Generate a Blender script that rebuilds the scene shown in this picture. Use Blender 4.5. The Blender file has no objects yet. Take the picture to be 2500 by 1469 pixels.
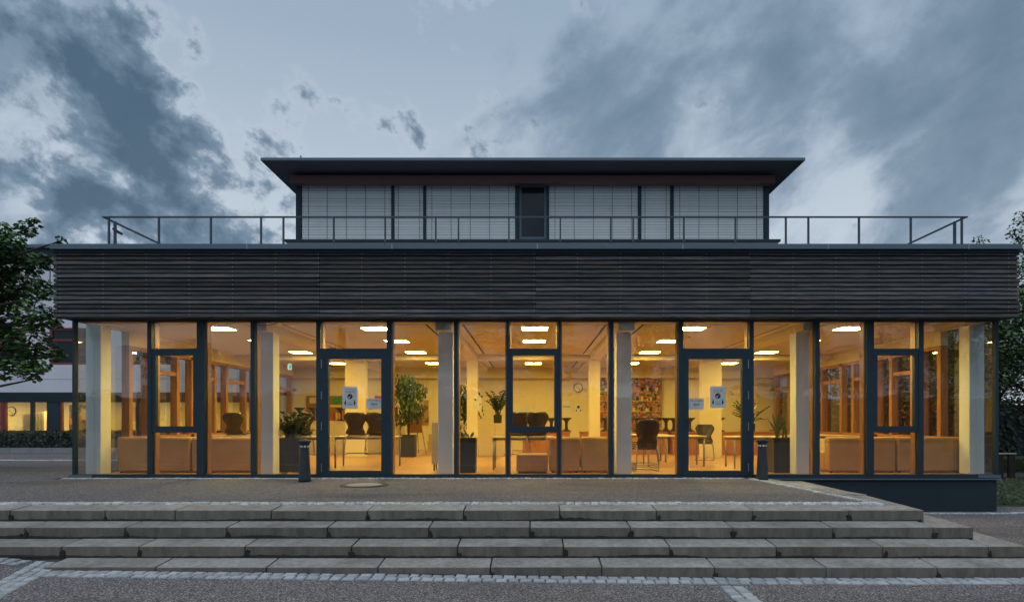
import bpy, math, random
from mathutils import Vector, noise

R = math.radians
SC = bpy.context.scene
COL = SC.collection
EYE = 1.07          # eye height above the terrace by the facade
F = 1500.0          # focal length in photo pixels (2500 wide)


def PX(px, d):
    return (px - 1296.0) / F * d


def PZ(py, d):
    return EYE - (py - 1025.0) / F * d


# ------------------------------------------------------------------ camera
cam_d = bpy.data.cameras.new('camera')
cam = bpy.data.objects.new('camera', cam_d)
COL.objects.link(cam)
cam.location = (0, 0, EYE)
cam.rotation_euler = (R(90), 0, 0)
cam_d.sensor_width = 36
cam_d.lens = F / 2500 * 36
cam_d.shift_x = -46 / 2500
cam_d.shift_y = 290.5 / 2500
cam_d.clip_end = 2000
cam_d.clip_start = 0.1
SC.camera = cam

# ------------------------------------------------------------------ exposure
SC.view_settings.view_transform = 'Standard'
SC.view_settings.look = 'None'
SC.view_settings.gamma = 1
SC.view_settings.exposure = 0
SC.cycles.transparent_max_bounces = 32
SC.cycles.max_bounces = 8
SC.cycles.diffuse_bounces = 4
SC.cycles.glossy_bounces = 4
SC.cycles.caustics_reflective = False
SC.cycles.caustics_refractive = False
SC.cycles.sample_clamp_indirect = 4.0

# ------------------------------------------------------------------ world: dusk sky with clouds
W = bpy.data.worlds.new('World')
SC.world = W
W.use_nodes = True
nt = W.node_tree
nt.nodes.clear()


def nn(t, **kw):
    n = nt.nodes.new(t)
    for k, v in kw.items():
        setattr(n, k, v)
    return n


def lk(a, b):
    nt.links.new(a, b)


SUN_EL, SUN_AZ = 38.0, 200.0
out = nn('ShaderNodeOutputWorld')
bg = nn('ShaderNodeBackground')
lk(bg.outputs[0], out.inputs[0])
tc = nn('ShaderNodeTexCoord')
vec = tc.outputs['Generated']
skyt = nn('ShaderNodeTexSky', sky_type='NISHITA', sun_disc=False)
skyt.sun_elevation = R(66)
skyt.sun_rotation = R(170)
skyt.air_density = 1.2
skyt.dust_density = 2.0
skyt.ozone_density = 3.0
# cloud plane coordinates
sep = nn('ShaderNodeSeparateXYZ')
lk(vec, sep.inputs[0])


def math_n(op, a, b=None, c=None, clamp=False):
    m = nn('ShaderNodeMath', operation=op)
    m.use_clamp = clamp
    for i, v in enumerate((a, b, c)):
        if v is None:
            continue
        if isinstance(v, (int, float)):
            m.inputs[i].default_value = v
        else:
            lk(v, m.inputs[i])
    return m.outputs[0]


zc = math_n('ADD', math_n('MAXIMUM', sep.outputs[2], 0.0), 0.32)
comb = nn('ShaderNodeCombineXYZ')
lk(math_n('DIVIDE', sep.outputs[0], zc), comb.inputs[0])
lk(math_n('DIVIDE', sep.outputs[1], zc), comb.inputs[1])
P = comb.outputs[0]


def noise_n(vector, scale, detail, rough, dist=0.0, sx=1.0, sy=1.0, rot=0.0, off=(0, 0, 0)):
    mp = nn('ShaderNodeMapping')
    mp.inputs['Scale'].default_value = (sx, sy, 1)
    mp.inputs['Rotation'].default_value = (0, 0, rot)
    mp.inputs['Location'].default_value = off
    lk(vector, mp.inputs[0])
    n = nn('ShaderNodeTexNoise')
    n.inputs['Scale'].default_value = scale
    n.inputs['Detail'].default_value = detail
    n.inputs['Roughness'].default_value = rough
    n.inputs['Distortion'].default_value = dist
    lk(mp.outputs[0], n.inputs['Vector'])
    return n.outputs[0]


vrot = nn('ShaderNodeVectorRotate', rotation_type='Y_AXIS')
vrot.inputs['Angle'].default_value = R(-32)
lk(vec, vrot.inputs['Vector'])
VR = vrot.outputs[0]


def noise3(scale, detail, rough, dist, sx, sz, off):
    mp = nn('ShaderNodeMapping')
    mp.inputs['Scale'].default_value = (sx, 1.0, sz)
    mp.inputs['Location'].default_value = off
    lk(VR, mp.inputs[0])
    n = nn('ShaderNodeTexNoise')
    n.inputs['Scale'].default_value = scale
    n.inputs['Detail'].default_value = detail
    n.inputs['Roughness'].default_value = rough
    n.inputs['Distortion'].default_value = dist
    lk(mp.outputs[0], n.inputs['Vector'])
    return n.outputs[0]


n_puff = noise3(11.0, 12, 0.58, 0.12, 1.0, 1.3, (3.1, 1.7, 0.4))
n_big = noise3(2.6, 4, 0.5, 0.2, 1.0, 1.2, (6.1, 0.4, 1.0))
n_fine = noise3(24.0, 10, 0.62, 0.0, 1.0, 1.2, (1.1, 4.2, 2.0))
vrot2 = nn('ShaderNodeVectorRotate', rotation_type='Y_AXIS')
vrot2.inputs['Angle'].default_value = R(35)
lk(vec, vrot2.inputs['Vector'])
VR = vrot2.outputs[0]
n_streak = noise3(5.4, 12, 0.57, 0.2, 0.8, 1.6, (7.3, 2.2, 3.0))
# the cloud cover thickens and thins across the sky: broad banks by direction (px, py, radius in degrees, weight)
PUFFS = [
    (80, 100, 6, 0.08), (160, 150, 5, 0.08), (250, 130, 4, 0.08), (410, 130, 5, 0.12), (250, 350, 9, 0.12), (450, 430, 8, 0.17), (60, 440, 9, 0.10), (150, 540, 8, 0.10), (560, 290, 4, 0.15), (680, 540, 8, 0.10),
    (730, 370, 3, 0.16), (690, 200, 3, 0.07), (850, 300, 2.5, 0.05), (1110, 310, 4, 0.10), (1230, 330, 4, 0.10), (980, 370, 3, 0.06),
    (60, 310, 5, -0.12), (320, 230, 4, -0.08), (60, 20, 5, -0.08), (520, 90, 5, -0.16), (200, 440, 3, -0.12), (300, 20, 4, -0.06),
    (900, 250, 14, -0.20), (660, 330, 4, -0.14), (760, 80, 9, -0.14), (1250, 60, 12, -0.16),
    (1600, 150, 14, -0.14), (1950, 250, 16, -0.14), (2350, 350, 15, -0.14), (2400, 60, 12, -0.10),
]
VEIL = [
    (880, 280, 15, -0.22), (700, 120, 10, -0.14), (1150, 60, 11, -0.12), (1000, 330, 8, -0.10), (1400, 20, 7, -0.08),
    (1390, 260, 8, 0.12), (1640, 200, 9, 0.14), (1880, 110, 8, 0.10), (2200, 420, 11, 0.12), (2420, 180, 9, 0.10), (2320, 320, 6, 0.10),
    (2080, 240, 7, -0.08), (1900, 470, 7, -0.12), (2380, 560, 8, -0.10), (1690, 60, 6, -0.08), (1760, 340, 5, -0.10), (2120, 90, 5, -0.06),
]


def banks(lst):
    acc = None
    for px, py, rad, w in lst:
        dv = Vector(((px - 1296) / F, 1.0, (1025 - py) / F)).normalized()
        dt = nn('ShaderNodeVectorMath', operation='DOT_PRODUCT')
        lk(vec, dt.inputs[0])
        dt.inputs[1].default_value = dv
        mr = nn('ShaderNodeMapRange', interpolation_type='SMOOTHERSTEP')
        mr.inputs[1].default_value = math.cos(R(rad * 1.35))
        mr.inputs[2].default_value = 1.0
        mr.inputs[3].default_value = 0.0
        mr.inputs[4].default_value = w
        lk(dt.outputs['Value'], mr.inputs[0])
        acc = mr.outputs[0] if acc is None else math_n('ADD', acc, mr.outputs[0])
    return acc


def smooth(v, a, b, lo=0.0, hi=1.0):
    mr = nn('ShaderNodeMapRange', interpolation_type='SMOOTHSTEP')
    for i, q in ((1, a), (2, b), (3, lo), (4, hi)):
        mr.inputs[i].default_value = q
    lk(v, mr.inputs[0])
    return mr.outputs[0]


def mixc(f, a, b):
    m = nn('ShaderNodeMix', data_type='RGBA')
    lk(f, m.inputs[0])
    for i, q in ((6, a), (7, b)):
        if isinstance(q, tuple):
            m.inputs[i].default_value = (*q, 1)
        else:
            lk(q, m.inputs[i])
    return m.outputs[2]


def cen(v, k):
    return math_n('MULTIPLY', math_n('SUBTRACT', v, 0.5), k)


# clear air: paler low down
c_air = mixc(smooth(sep.outputs[2], 0.20, 0.62), (0.59, 0.675, 0.77), (0.33, 0.435, 0.555))
# high veil of streaky cloud
d_v = math_n('ADD', math_n('ADD', math_n('ADD', cen(n_streak, 1.35), cen(n_big, 0.5)), cen(n_fine, 0.22)), math_n('ADD', banks(VEIL), 0.50))
c_v = mixc(smooth(d_v, 0.45, 0.95), (0.235, 0.325, 0.43), (0.135, 0.21, 0.29))
a_v = smooth(d_v, 0.30, 0.66, 0.0, 0.92)
col_v = mixc(a_v, c_air, c_v)
# lower broken cloud with firmer edges and a pale rim
d_p = math_n('ADD', math_n('ADD', math_n('ADD', cen(n_puff, 2.1), cen(n_fine, 0.50)), cen(n_big, 0.45)), math_n('ADD', banks(PUFFS), 0.44))
rim = math_n('MULTIPLY', smooth(d_p, 0.25, 0.45), smooth(d_p, 0.60, 0.46))
col_r = mixc(math_n('MULTIPLY', rim, math_n('MULTIPLY', math_n('SUBTRACT', 1.0, a_v), 0.34)), col_v, (0.56, 0.64, 0.73))
c_p = mixc(smooth(d_p, 0.50, 0.92), (0.20, 0.285, 0.38), (0.070, 0.130, 0.195))
col_p = mixc(smooth(d_p, 0.41, 0.64, 0.0, 0.95), col_r, c_p)
# the clear part carries some of the clear dusk sky
mixs = nn('ShaderNodeMix', data_type='RGBA')
mixs.inputs[0].default_value = 0.08
lk(col_p, mixs.inputs[6])
sk = nn('ShaderNodeVectorMath', operation='SCALE')
sk.inputs[3].default_value = 0.05
lk(skyt.outputs[0], sk.inputs[0])
lk(sk.outputs[0], mixs.inputs[7])
lk(mixs.outputs[2], bg.inputs[0])
bg.inputs[1].default_value = 1.0

# ------------------------------------------------------------------ one soft sun behind the cloud
sd = bpy.data.lights.new('sun', 'SUN')
sd.energy = 1.1
sd.angle = R(60)
sd.color = (0.95, 0.98, 1.0)
so = bpy.data.objects.new('sun', sd)
COL.objects.link(so)
so.rotation_euler = (R(24), 0, R(-10))

# ------------------------------------------------------------------ materials
MATS = {}


def M(name, c1, c2=None, scale=4.0, rough=0.7, metal=0.0, bump=0.0, bscale=None, stretch=(1, 1, 1), detail=6, lo=0.35, hi=0.65, rnd=0.0,
      spec=0.5, island=0.0, nrough=0.6):
    if name in MATS:
        return MATS[name]
    m = bpy.data.materials.new(name)
    MATS[name] = m
    m.use_nodes = True
    t = m.node_tree
    b = t.nodes['Principled BSDF']
    b.inputs['Roughness'].default_value = rough
    b.inputs['Metallic'].default_value = metal
    b.inputs['Specular IOR Level'].default_value = spec
    c2 = c2 or tuple(min(1, x * 0.82) for x in c1)
    tcn = t.nodes.new('ShaderNodeTexCoord')
    mp = t.nodes.new('ShaderNodeMapping')
    mp.inputs['Scale'].default_value = stretch
    t.links.new(tcn.outputs['Object'], mp.inputs[0])
    vecout = mp.outputs[0]
    oi = None
    if rnd:
        oi = t.nodes.new('ShaderNodeObjectInfo')
        ad = t.nodes.new('ShaderNodeVectorMath')
        ad.operation = 'ADD'
        sc = t.nodes.new('ShaderNodeVectorMath')
        sc.operation = 'SCALE'
        cb = t.nodes.new('ShaderNodeCombineXYZ')
        for i in range(3):
            t.links.new(oi.outputs['Random'], cb.inputs[i])
        t.links.new(cb.outputs[0], sc.inputs[0])
        sc.inputs[3].default_value = 57.0
        t.links.new(vecout, ad.inputs[0])
        t.links.new(sc.outputs[0], ad.inputs[1])
        vecout = ad.outputs[0]
    n = t.nodes.new('ShaderNodeTexNoise')
    n.inputs['Scale'].default_value = scale
    n.inputs['Detail'].default_value = detail
    n.inputs['Roughness'].default_value = nrough
    t.links.new(vecout, n.inputs['Vector'])
    rp = t.nodes.new('ShaderNodeValToRGB')
    rp.color_ramp.elements[0].position = lo
    rp.color_ramp.elements[0].color = (*c1, 1)
    rp.color_ramp.elements[1].position = hi
    rp.color_ramp.elements[1].color = (*c2, 1)
    t.links.new(n.outputs[0], rp.inputs[0])
    col = rp.outputs[0]
    src = None
    amt = 0
    if rnd:
        src, amt = oi.outputs['Random'], rnd
    if island:
        g = t.nodes.new('ShaderNodeNewGeometry')
        src, amt = g.outputs['Random Per Island'], island
    if src is not None:
        mr = t.nodes.new('ShaderNodeMapRange')
        mr.inputs[3].default_value = 1 - amt
        mr.inputs[4].default_value = 1 + amt
        t.links.new(src, mr.inputs[0])
        sc2 = t.nodes.new('ShaderNodeVectorMath')
        sc2.operation = 'SCALE'
        t.links.new(col, sc2.inputs[0])
        t.links.new(mr.outputs[0], sc2.inputs[3])
        col = sc2.outputs[0]
    t.links.new(col, b.inputs['Base Color'])
    if bump:
        n2 = t.nodes.new('ShaderNodeTexNoise')
        n2.inputs['Scale'].default_value = bscale or scale * 3
        n2.inputs['Detail'].default_value = 5
        t.links.new(vecout, n2.inputs['Vector'])
        bp = t.nodes.new('ShaderNodeBump')
        bp.inputs['Strength'].default_value = bump
        bp.inputs['Distance'].default_value = 0.02
        t.links.new(n2.outputs[0], bp.inputs['Height'])
        t.links.new(bp.outputs[0], b.inputs['Normal'])
    return m


def emis(name, color, strength):
    if name in MATS:
        return MATS[name]
    m = bpy.data.materials.new(name)
    MATS[name] = m
    m.use_nodes = True
    t = m.node_tree
    t.nodes.clear()
    o = t.nodes.new('ShaderNodeOutputMaterial')
    e = t.nodes.new('ShaderNodeEmission')
    e.inputs[0].default_value = (*color, 1)
    e.inputs[1].default_value = strength
    t.links.new(e.outputs[0], o.inputs[0])
    return m


def glass_mat(name, tint, k):
    m = bpy.data.materials.new(name)
    MATS[name] = m
    m.use_nodes = True
    t = m.node_tree
    t.nodes.clear()
    o = t.nodes.new('ShaderNodeOutputMaterial')
    tr = t.nodes.new('ShaderNodeBsdfTransparent')
    tr.inputs[0].default_value = (*tint, 1)
    gl = t.nodes.new('ShaderNodeBsdfGlossy')
    gl.inputs['Roughness'].default_value = 0.0
    # float glass is never quite flat: faint large-scale waviness
    tcn = t.nodes.new('ShaderNodeTexCoord')
    nz = t.nodes.new('ShaderNodeTexNoise')
    nz.inputs['Scale'].default_value = 1.1
    nz.inputs['Detail'].default_value = 1
    t.links.new(tcn.outputs['Object'], nz.inputs['Vector'])
    bp = t.nodes.new('ShaderNodeBump')
    bp.inputs['Strength'].default_value = 0.12
    bp.inputs['Distance'].default_value = 0.01
    t.links.new(nz.outputs[0], bp.inputs['Height'])
    t.links.new(bp.outputs[0], gl.inputs['Normal'])
    fr = t.nodes.new('ShaderNodeFresnel')
    fr.inputs[0].default_value = 1.5
    ge = t.nodes.new('ShaderNodeNewGeometry')
    inv = t.nodes.new('ShaderNodeMath')
    inv.operation = 'SUBTRACT'
    inv.inputs[0].default_value = 1
    t.links.new(ge.outputs['Backfacing'], inv.inputs[1])
    m1 = t.nodes.new('ShaderNodeMath')
    m1.operation = 'MULTIPLY'
    m1.inputs[1].default_value = k
    t.links.new(fr.outputs[0], m1.inputs[0])
    m2 = t.nodes.new('ShaderNodeMath')
    m2.operation = 'MULTIPLY'
    m2.use_clamp = True
    t.links.new(m1.outputs[0], m2.inputs[0])
    t.links.new(inv.outputs[0], m2.inputs[1])
    mx = t.nodes.new('ShaderNodeMixShader')
    t.links.new(m2.outputs[0], mx.inputs[0])
    t.links.new(tr.outputs[0], mx.inputs[1])
    t.links.new(gl.outputs[0], mx.inputs[2])
    t.links.new(mx.outputs[0], o.inputs[0])
    return m


def asphalt(name, c1, c2, c3, stain_scale=0.5):
    """bitumen with visible aggregate, worn and stained in patches"""
    m = bpy.data.materials.new(name)
    MATS[name] = m
    m.use_nodes = True
    t = m.node_tree
    b = t.nodes['Principled BSDF']
    b.inputs['Roughness'].default_value = 0.85
    b.inputs['Specular IOR Level'].default_value = 0.3
    tcn = t.nodes.new('ShaderNodeTexCoord')
    vo = t.nodes.new('ShaderNodeTexVoronoi')
    vo.inputs['Scale'].default_value = 95
    t.links.new(tcn.outputs['Object'], vo.inputs['Vector'])
    sp = t.nodes.new('ShaderNodeSeparateColor')
    t.links.new(vo.outputs['Color'], sp.inputs[0])
    rp = t.nodes.new('ShaderNodeValToRGB')
    rp.color_ramp.elements[0].position = 0.15
    rp.color_ramp.elements[0].color = (*c1, 1)
    rp.color_ramp.elements[1].position = 0.8
    rp.color_ramp.elements[1].color = (*c2, 1)
    e = rp.color_ramp.elements.new(0.96)
    e.color = (*[min(1, x * 2.0) for x in c2], 1)
    t.links.new(sp.outputs[0], rp.inputs[0])
    mp = t.nodes.new('ShaderNodeMapping')
    mp.inputs['Scale'].default_value = (0.35, 1.3, 1)
    t.links.new(tcn.outputs['Object'], mp.inputs[0])
    n = t.nodes.new('ShaderNodeTexNoise')
    n.inputs['Scale'].default_value = stain_scale
    n.inputs['Detail'].default_value = 9
    n.inputs['Roughness'].default_value = 0.65
    n.inputs['Distortion'].default_value = 0.6
    t.links.new(mp.outputs[0], n.inputs['Vector'])
    r2 = t.nodes.new('ShaderNodeValToRGB')
    r2.color_ramp.elements[0].position = 0.5
    r2.color_ramp.elements[0].color = (0, 0, 0, 1)
    r2.color_ramp.elements[1].position = 0.68
    r2.color_ramp.elements[1].color = (1, 1, 1, 1)
    t.links.new(n.outputs[0], r2.inputs[0])
    mx = t.nodes.new('ShaderNodeMix')
    mx.data_type = 'RGBA'
    t.links.new(r2.outputs[0], mx.inputs[0])
    t.links.new(rp.outputs[0], mx.inputs[6])
    mx.inputs[7].default_value = (*c3, 1)
    m3 = t.nodes.new('ShaderNodeMath')
    m3.operation = 'MULTIPLY'
    m3.inputs[1].default_value = 0.55
    t.links.new(r2.outputs[0], m3.inputs[0])
    t.links.new(m3.outputs[0], mx.inputs[0])
    t.links.new(mx.outputs[2], b.inputs['Base Color'])
    bp = t.nodes.new('ShaderNodeBump')
    bp.inputs['Strength'].default_value = 0.5
    bp.inputs['Distance'].default_value = 0.006
    t.links.new(sp.outputs[1], bp.inputs['Height'])
    t.links.new(bp.outputs[0], b.inputs['Normal'])
    return m


def collage_mat(name, scale):
    m = bpy.data.materials.new(name)
    MATS[name] = m
    m.use_nodes = True
    t = m.node_tree
    b = t.nodes['Principled BSDF']
    tcn = t.nodes.new('ShaderNodeTexCoord')
    vo = t.nodes.new('ShaderNodeTexVoronoi')
    vo.distance = 'CHEBYCHEV'
    vo.inputs['Scale'].default_value = scale
    t.links.new(tcn.outputs['Object'], vo.inputs['Vector'])
    hs = t.nodes.new('ShaderNodeSeparateColor')
    t.links.new(vo.outputs['Color'], hs.inputs[0])
    rp = t.nodes.new('ShaderNodeValToRGB')
    rp.color_ramp.interpolation = 'CONSTANT'
    cols = [(0.05, 0.03, 0.04), (0.30, 0.05, 0.04), (0.34, 0.22, 0.09), (0.05, 0.13, 0.07), (0.42, 0.34, 0.2), (0.12, 0.06, 0.10), (0.42, 0.16, 0.05), (0.05, 0.09, 0.16), (0.5, 0.1, 0.1)]
    rp.color_ramp.elements[0].color = (*cols[0], 1)
    rp.color_ramp.elements[1].position = 0.12
    rp.color_ramp.elements[1].color = (*cols[1], 1)
    for i, c in enumerate(cols[2:]):
        e = rp.color_ramp.elements.new(0.24 + i * 0.11)
        e.color = (*c, 1)
    t.links.new(hs.outputs[0], rp.inputs[0])
    t.links.new(rp.outputs[0], b.inputs['Base Color'])
    b.inputs['Roughness'].default_value = 0.6
    return m


m_alu = M('anthracite_aluminium', (0.028, 0.053, 0.073), (0.025, 0.047, 0.065), 3, 0.5, 0.0, spec=0.25)
m_alu2 = M('grey_blue_sheet_metal', (0.115, 0.172, 0.225), (0.10, 0.152, 0.20), 1.5, 0.5, 0.0, stretch=(0.3, 1, 1))
m_joint = M('bright_sheet_joint', (0.32, 0.38, 0.42), rough=0.5)
m_timber = M('oiled_timber', (0.42, 0.21, 0.085), (0.29, 0.13, 0.05), 3.0, 0.5, stretch=(9, 9, 0.6), rnd=0.15)
m_white = M('white_plaster', (0.80, 0.86, 0.88), (0.76, 0.82, 0.84), 2.5, 0.8, bump=0.05, bscale=60)
m_wallin = M('cream_interior_wall', (0.74, 0.68, 0.47), (0.68, 0.61, 0.40), 0.8, 0.8)
m_ceil = M('acoustic_ceiling_board', (0.62, 0.55, 0.44), (0.55, 0.48, 0.37), 30, 0.9)
m_floor_in = M('light_wood_floor', (0.50, 0.30, 0.13), (0.40, 0.22, 0.085), 3.0, 0.32, stretch=(0.6, 9, 1))
m_board = M('weathered_larch', (0.178, 0.146, 0.128), (0.024, 0.038, 0.049), 1.9, 0.85, stretch=(0.9, 10, 42), detail=12, lo=0.34, hi=0.57, rnd=0.6, bump=0.2, bscale=6, nrough=0.75)
m_board_red = M('fresh_larch_batten', (0.36, 0.16, 0.10), (0.20, 0.085, 0.06), 3, 0.8, stretch=(1, 6, 20), rnd=0.2)
m_void = M('black_backing_felt', (0.034, 0.056, 0.076), rough=0.95)
m_screw = M('zinc_screw', (0.5, 0.5, 0.5), rough=0.35, metal=0.8)
m_soffit = M('red_stained_soffit', (0.105, 0.10, 0.118), (0.085, 0.088, 0.105), 2, 0.8, stretch=(0.4, 10, 10))
m_beam_red = M('red_stained_beam', (0.17, 0.075, 0.07), (0.09, 0.055, 0.06), 2.5, 0.75, stretch=(0.5, 4, 14))
m_blind = M('pale_grey_blind_slat', (0.88, 0.92, 0.92), (0.84, 0.88, 0.89), 2, 0.35)
m_cord = M('dark_blind_cord', (0.16, 0.19, 0.21), rough=0.8)
m_glass = glass_mat('window_glass', (0.96, 0.965, 0.95), 3.3)
m_glass_dk = M('dark_room_glass', (0.016, 0.026, 0.034), rough=0.08, spec=0.35)
def stone(name):
    """weathered cast concrete: blotches, pores, drip streaks, each block its own tone"""
    m = M(name, (0.43, 0.415, 0.385), (0.225, 0.212, 0.19), 1.7, 0.92, bump=0.4, bscale=110, rnd=0.13, detail=14, lo=0.33, hi=0.70, nrough=0.7)
    t = m.node_tree
    b = t.nodes['Principled BSDF']
    src = b.inputs['Base Color'].links[0].from_socket
    tcn = [n for n in t.nodes if n.type == 'TEX_COORD'][0]
    vo = t.nodes.new('ShaderNodeTexVoronoi')
    vo.inputs['Scale'].default_value = 38
    t.links.new(tcn.outputs['Object'], vo.inputs['Vector'])
    r1 = t.nodes.new('ShaderNodeMapRange')
    r1.inputs[1].default_value, r1.inputs[2].default_value, r1.inputs[3].default_value, r1.inputs[4].default_value = 0.10, 0.24, 0.55, 1.0
    t.links.new(vo.outputs['Distance'], r1.inputs[0])
    mp = t.nodes.new('ShaderNodeMapping')
    mp.inputs['Scale'].default_value = (9, 9, 0.9)
    t.links.new(tcn.outputs['Object'], mp.inputs[0])
    n2 = t.nodes.new('ShaderNodeTexNoise')
    n2.inputs['Scale'].default_value = 1.6
    n2.inputs['Detail'].default_value = 8
    n2.inputs['Roughness'].default_value = 0.65
    t.links.new(mp.outputs[0], n2.inputs['Vector'])
    r2 = t.nodes.new('ShaderNodeMapRange')
    r2.inputs[1].default_value, r2.inputs[2].default_value, r2.inputs[3].default_value, r2.inputs[4].default_value = 0.35, 0.68, 0.72, 1.12
    t.links.new(n2.outputs[0], r2.inputs[0])
    mu = t.nodes.new('ShaderNodeMath')
    mu.operation = 'MULTIPLY'
    t.links.new(r1.outputs[0], mu.inputs[0])
    t.links.new(r2.outputs[0], mu.inputs[1])
    sc = t.nodes.new('ShaderNodeVectorMath')
    sc.operation = 'SCALE'
    t.links.new(src, sc.inputs[0])
    t.links.new(mu.outputs[0], sc.inputs[3])
    t.links.new(sc.outputs[0], b.inputs['Base Color'])
    return m


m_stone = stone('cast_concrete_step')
m_riser = M('grimy_shaded_riser', (0.245, 0.225, 0.195), (0.115, 0.105, 0.09), 2.6, 0.95, bump=0.4, bscale=110, rnd=0.15, detail=14, lo=0.32, hi=0.68, nrough=0.72, stretch=(3, 3, 1.0))  # brown grime, with the shade of the upright faces darkened into the colour
m_moss = M('dark_moss', (0.022, 0.026, 0.024), (0.035, 0.032, 0.024), 40, 1.0, bump=0.6, bscale=80)
m_cobble = M('pale_granite_cobble', (0.62, 0.66, 0.69), (0.26, 0.285, 0.31), 30, 0.75, bump=0.5, bscale=45, rnd=0.22)
m_cobble_s = M('pale_granite_cobble_band', (0.62, 0.66, 0.69), (0.28, 0.305, 0.33), 30, 0.75, bump=0.5, bscale=45, island=0.25)
m_asph = asphalt('asphalt_lower', (0.045, 0.043, 0.047), (0.225, 0.213, 0.22), (0.055, 0.046, 0.045), 0.45)
m_asph2 = asphalt('asphalt_terrace', (0.055, 0.055, 0.062), (0.185, 0.182, 0.190), (0.060, 0.050, 0.044), 0.6)
m_grass = M('mown_grass', (0.035, 0.065, 0.022), (0.06, 0.09, 0.03), 6, 0.95, bump=0.6, bscale=60)
m_plinth = M('dark_plinth_render', (0.019, 0.034, 0.046), (0.016, 0.029, 0.040), 1.5, 0.9)
m_conc = M('pale_concrete', (0.30, 0.32, 0.33), (0.22, 0.235, 0.245), 2, 0.9, detail=8)
m_wallout = M('white_facade_render', (0.76, 0.77, 0.84), (0.70, 0.71, 0.78), 0.8, 0.85)
m_redframe = M('red_painted_frame', (0.26, 0.045, 0.045), (0.20, 0.035, 0.035), 4, 0.5)
m_black = M('black_powder_coat', (0.030, 0.046, 0.058), (0.024, 0.038, 0.048), 8, 0.55)
m_steel = M('brushed_steel', (0.42, 0.44, 0.45), rough=0.35, metal=0.9)
m_railing = M('dark_steel_railing', (0.075, 0.10, 0.12), rough=0.5, metal=0.2)
m_sofa = M('ochre_upholstery', (0.50, 0.31, 0.13), (0.44, 0.26, 0.105), 3, 0.9, bump=0.5, bscale=3.5)
m_bench = M('orange_red_panel', (0.46, 0.20, 0.10), (0.38, 0.155, 0.075), 3, 0.6)
m_shell = M('dark_brown_chair_shell', (0.060, 0.045, 0.034), (0.042, 0.032, 0.026), 5, 0.22)
m_stool = M('dark_grey_stool', (0.035, 0.032, 0.034), rough=0.5)
m_tube = M('grey_steel_tube', (0.30, 0.29, 0.27), rough=0.4, metal=0.5)
m_tabletop = M('pale_table_laminate', (0.62, 0.52, 0.36), (0.56, 0.46, 0.30), 5, 0.4)
m_pot = M('black_planter', (0.020, 0.024, 0.027), rough=0.45)
m_leafp = M('glossy_plant_leaf', (0.045, 0.085, 0.028), (0.025, 0.05, 0.018), 6, 0.4, island=0.35)
m_snake = M('snake_plant_leaf', (0.13, 0.17, 0.055), (0.05, 0.08, 0.03), 9, 0.45, stretch=(1, 1, 5))
m_soil = M('potting_soil', (0.03, 0.022, 0.016), rough=1)
m_trunk = M('tree_bark', (0.05, 0.045, 0.04), (0.03, 0.028, 0.026), 12, 0.95, bump=0.5, bscale=40)
m_maple = M('maple_leaf', (0.085, 0.185, 0.042), (0.040, 0.10, 0.026), 2.5, 0.55, island=0.5)
m_leaf2 = M('lime_tree_leaf', (0.08, 0.155, 0.042), (0.04, 0.084, 0.028), 1.5, 0.6, island=0.5)
m_needle = M('spruce_needles', (0.018, 0.034, 0.018), (0.012, 0.024, 0.014), 3, 0.8, island=0.3)
m_hedge = M('hedge_leaf', (0.030, 0.050, 0.022), (0.018, 0.032, 0.018), 3, 0.7, island=0.45)
m_bed = M('ground_cover_leaf', (0.040, 0.075, 0.026), (0.022, 0.042, 0.018), 3, 0.6, island=0.5)
m_paper = M('white_paper', (0.66, 0.70, 0.72), rough=0.8)
m_ink = M('black_ink', (0.015, 0.02, 0.025), rough=0.7)
m_inkred = M('red_ink', (0.42, 0.10, 0.10), rough=0.7)
m_inkblue = M('grey_blue_ink', (0.26, 0.40, 0.44), rough=0.7)
m_inkgrey = M('grey_ink', (0.26, 0.28, 0.30), rough=0.7)
m_cork = M('brown_pin_board', (0.32, 0.17, 0.08), (0.27, 0.14, 0.065), 20, 0.9)
m_green = M('green_card', (0.06, 0.28, 0.07), (0.04, 0.2, 0.05), 9, 0.8)
m_yellow = M('yellow_card', (0.70, 0.55, 0.12), rough=0.8)
m_red = M('red_cloth', (0.42, 0.045, 0.05), rough=0.9)
m_cab = M('pale_beige_cabinet', (0.62, 0.54, 0.38), (0.58, 0.5, 0.35), 2, 0.6)
m_grey = M('light_grey_laminate', (0.40, 0.38, 0.35), rough=0.6)
m_card = M('brown_cardboard', (0.52, 0.40, 0.22), (0.46, 0.35, 0.19), 5, 0.85)
m_clockface = M('clock_face', (0.72, 0.70, 0.62), rough=0.5)
m_iron = M('cast_iron', (0.17, 0.155, 0.14), (0.11, 0.095, 0.085), 18, 0.7, bump=0.6, bscale=40)
m_rust = M('rust_stained_ring', (0.07, 0.05, 0.04), (0.045, 0.034, 0.028), 12, 0.9)
m_reflect = M('white_reflector', (0.75, 0.78, 0.8), rough=0.4)
m_gap = M('dark_shadow_joint', (0.03, 0.028, 0.028), rough=0.9)
m_collage = collage_mat('collage_print', 17.0)
m_painting = collage_mat('painting_print', 3.0)
m_lamp = emis('warm_light_panel', (1.0, 0.71, 0.175), 86.0)
m_lamp2 = emis('warm_light_panel_room', (1.0, 0.66, 0.17), 48.0)
m_exit = emis('green_exit_panel', (0.10, 0.8, 0.35), 0.7)
m_exitw = emis('white_exit_mark', (0.8, 1.0, 0.85), 0.9)


# ------------------------------------------------------------------ mesh helpers
def wloc(o):
    v = Vector((0, 0, 0))
    while o is not None:
        v += o.location
        o = o.parent
    return v


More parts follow.
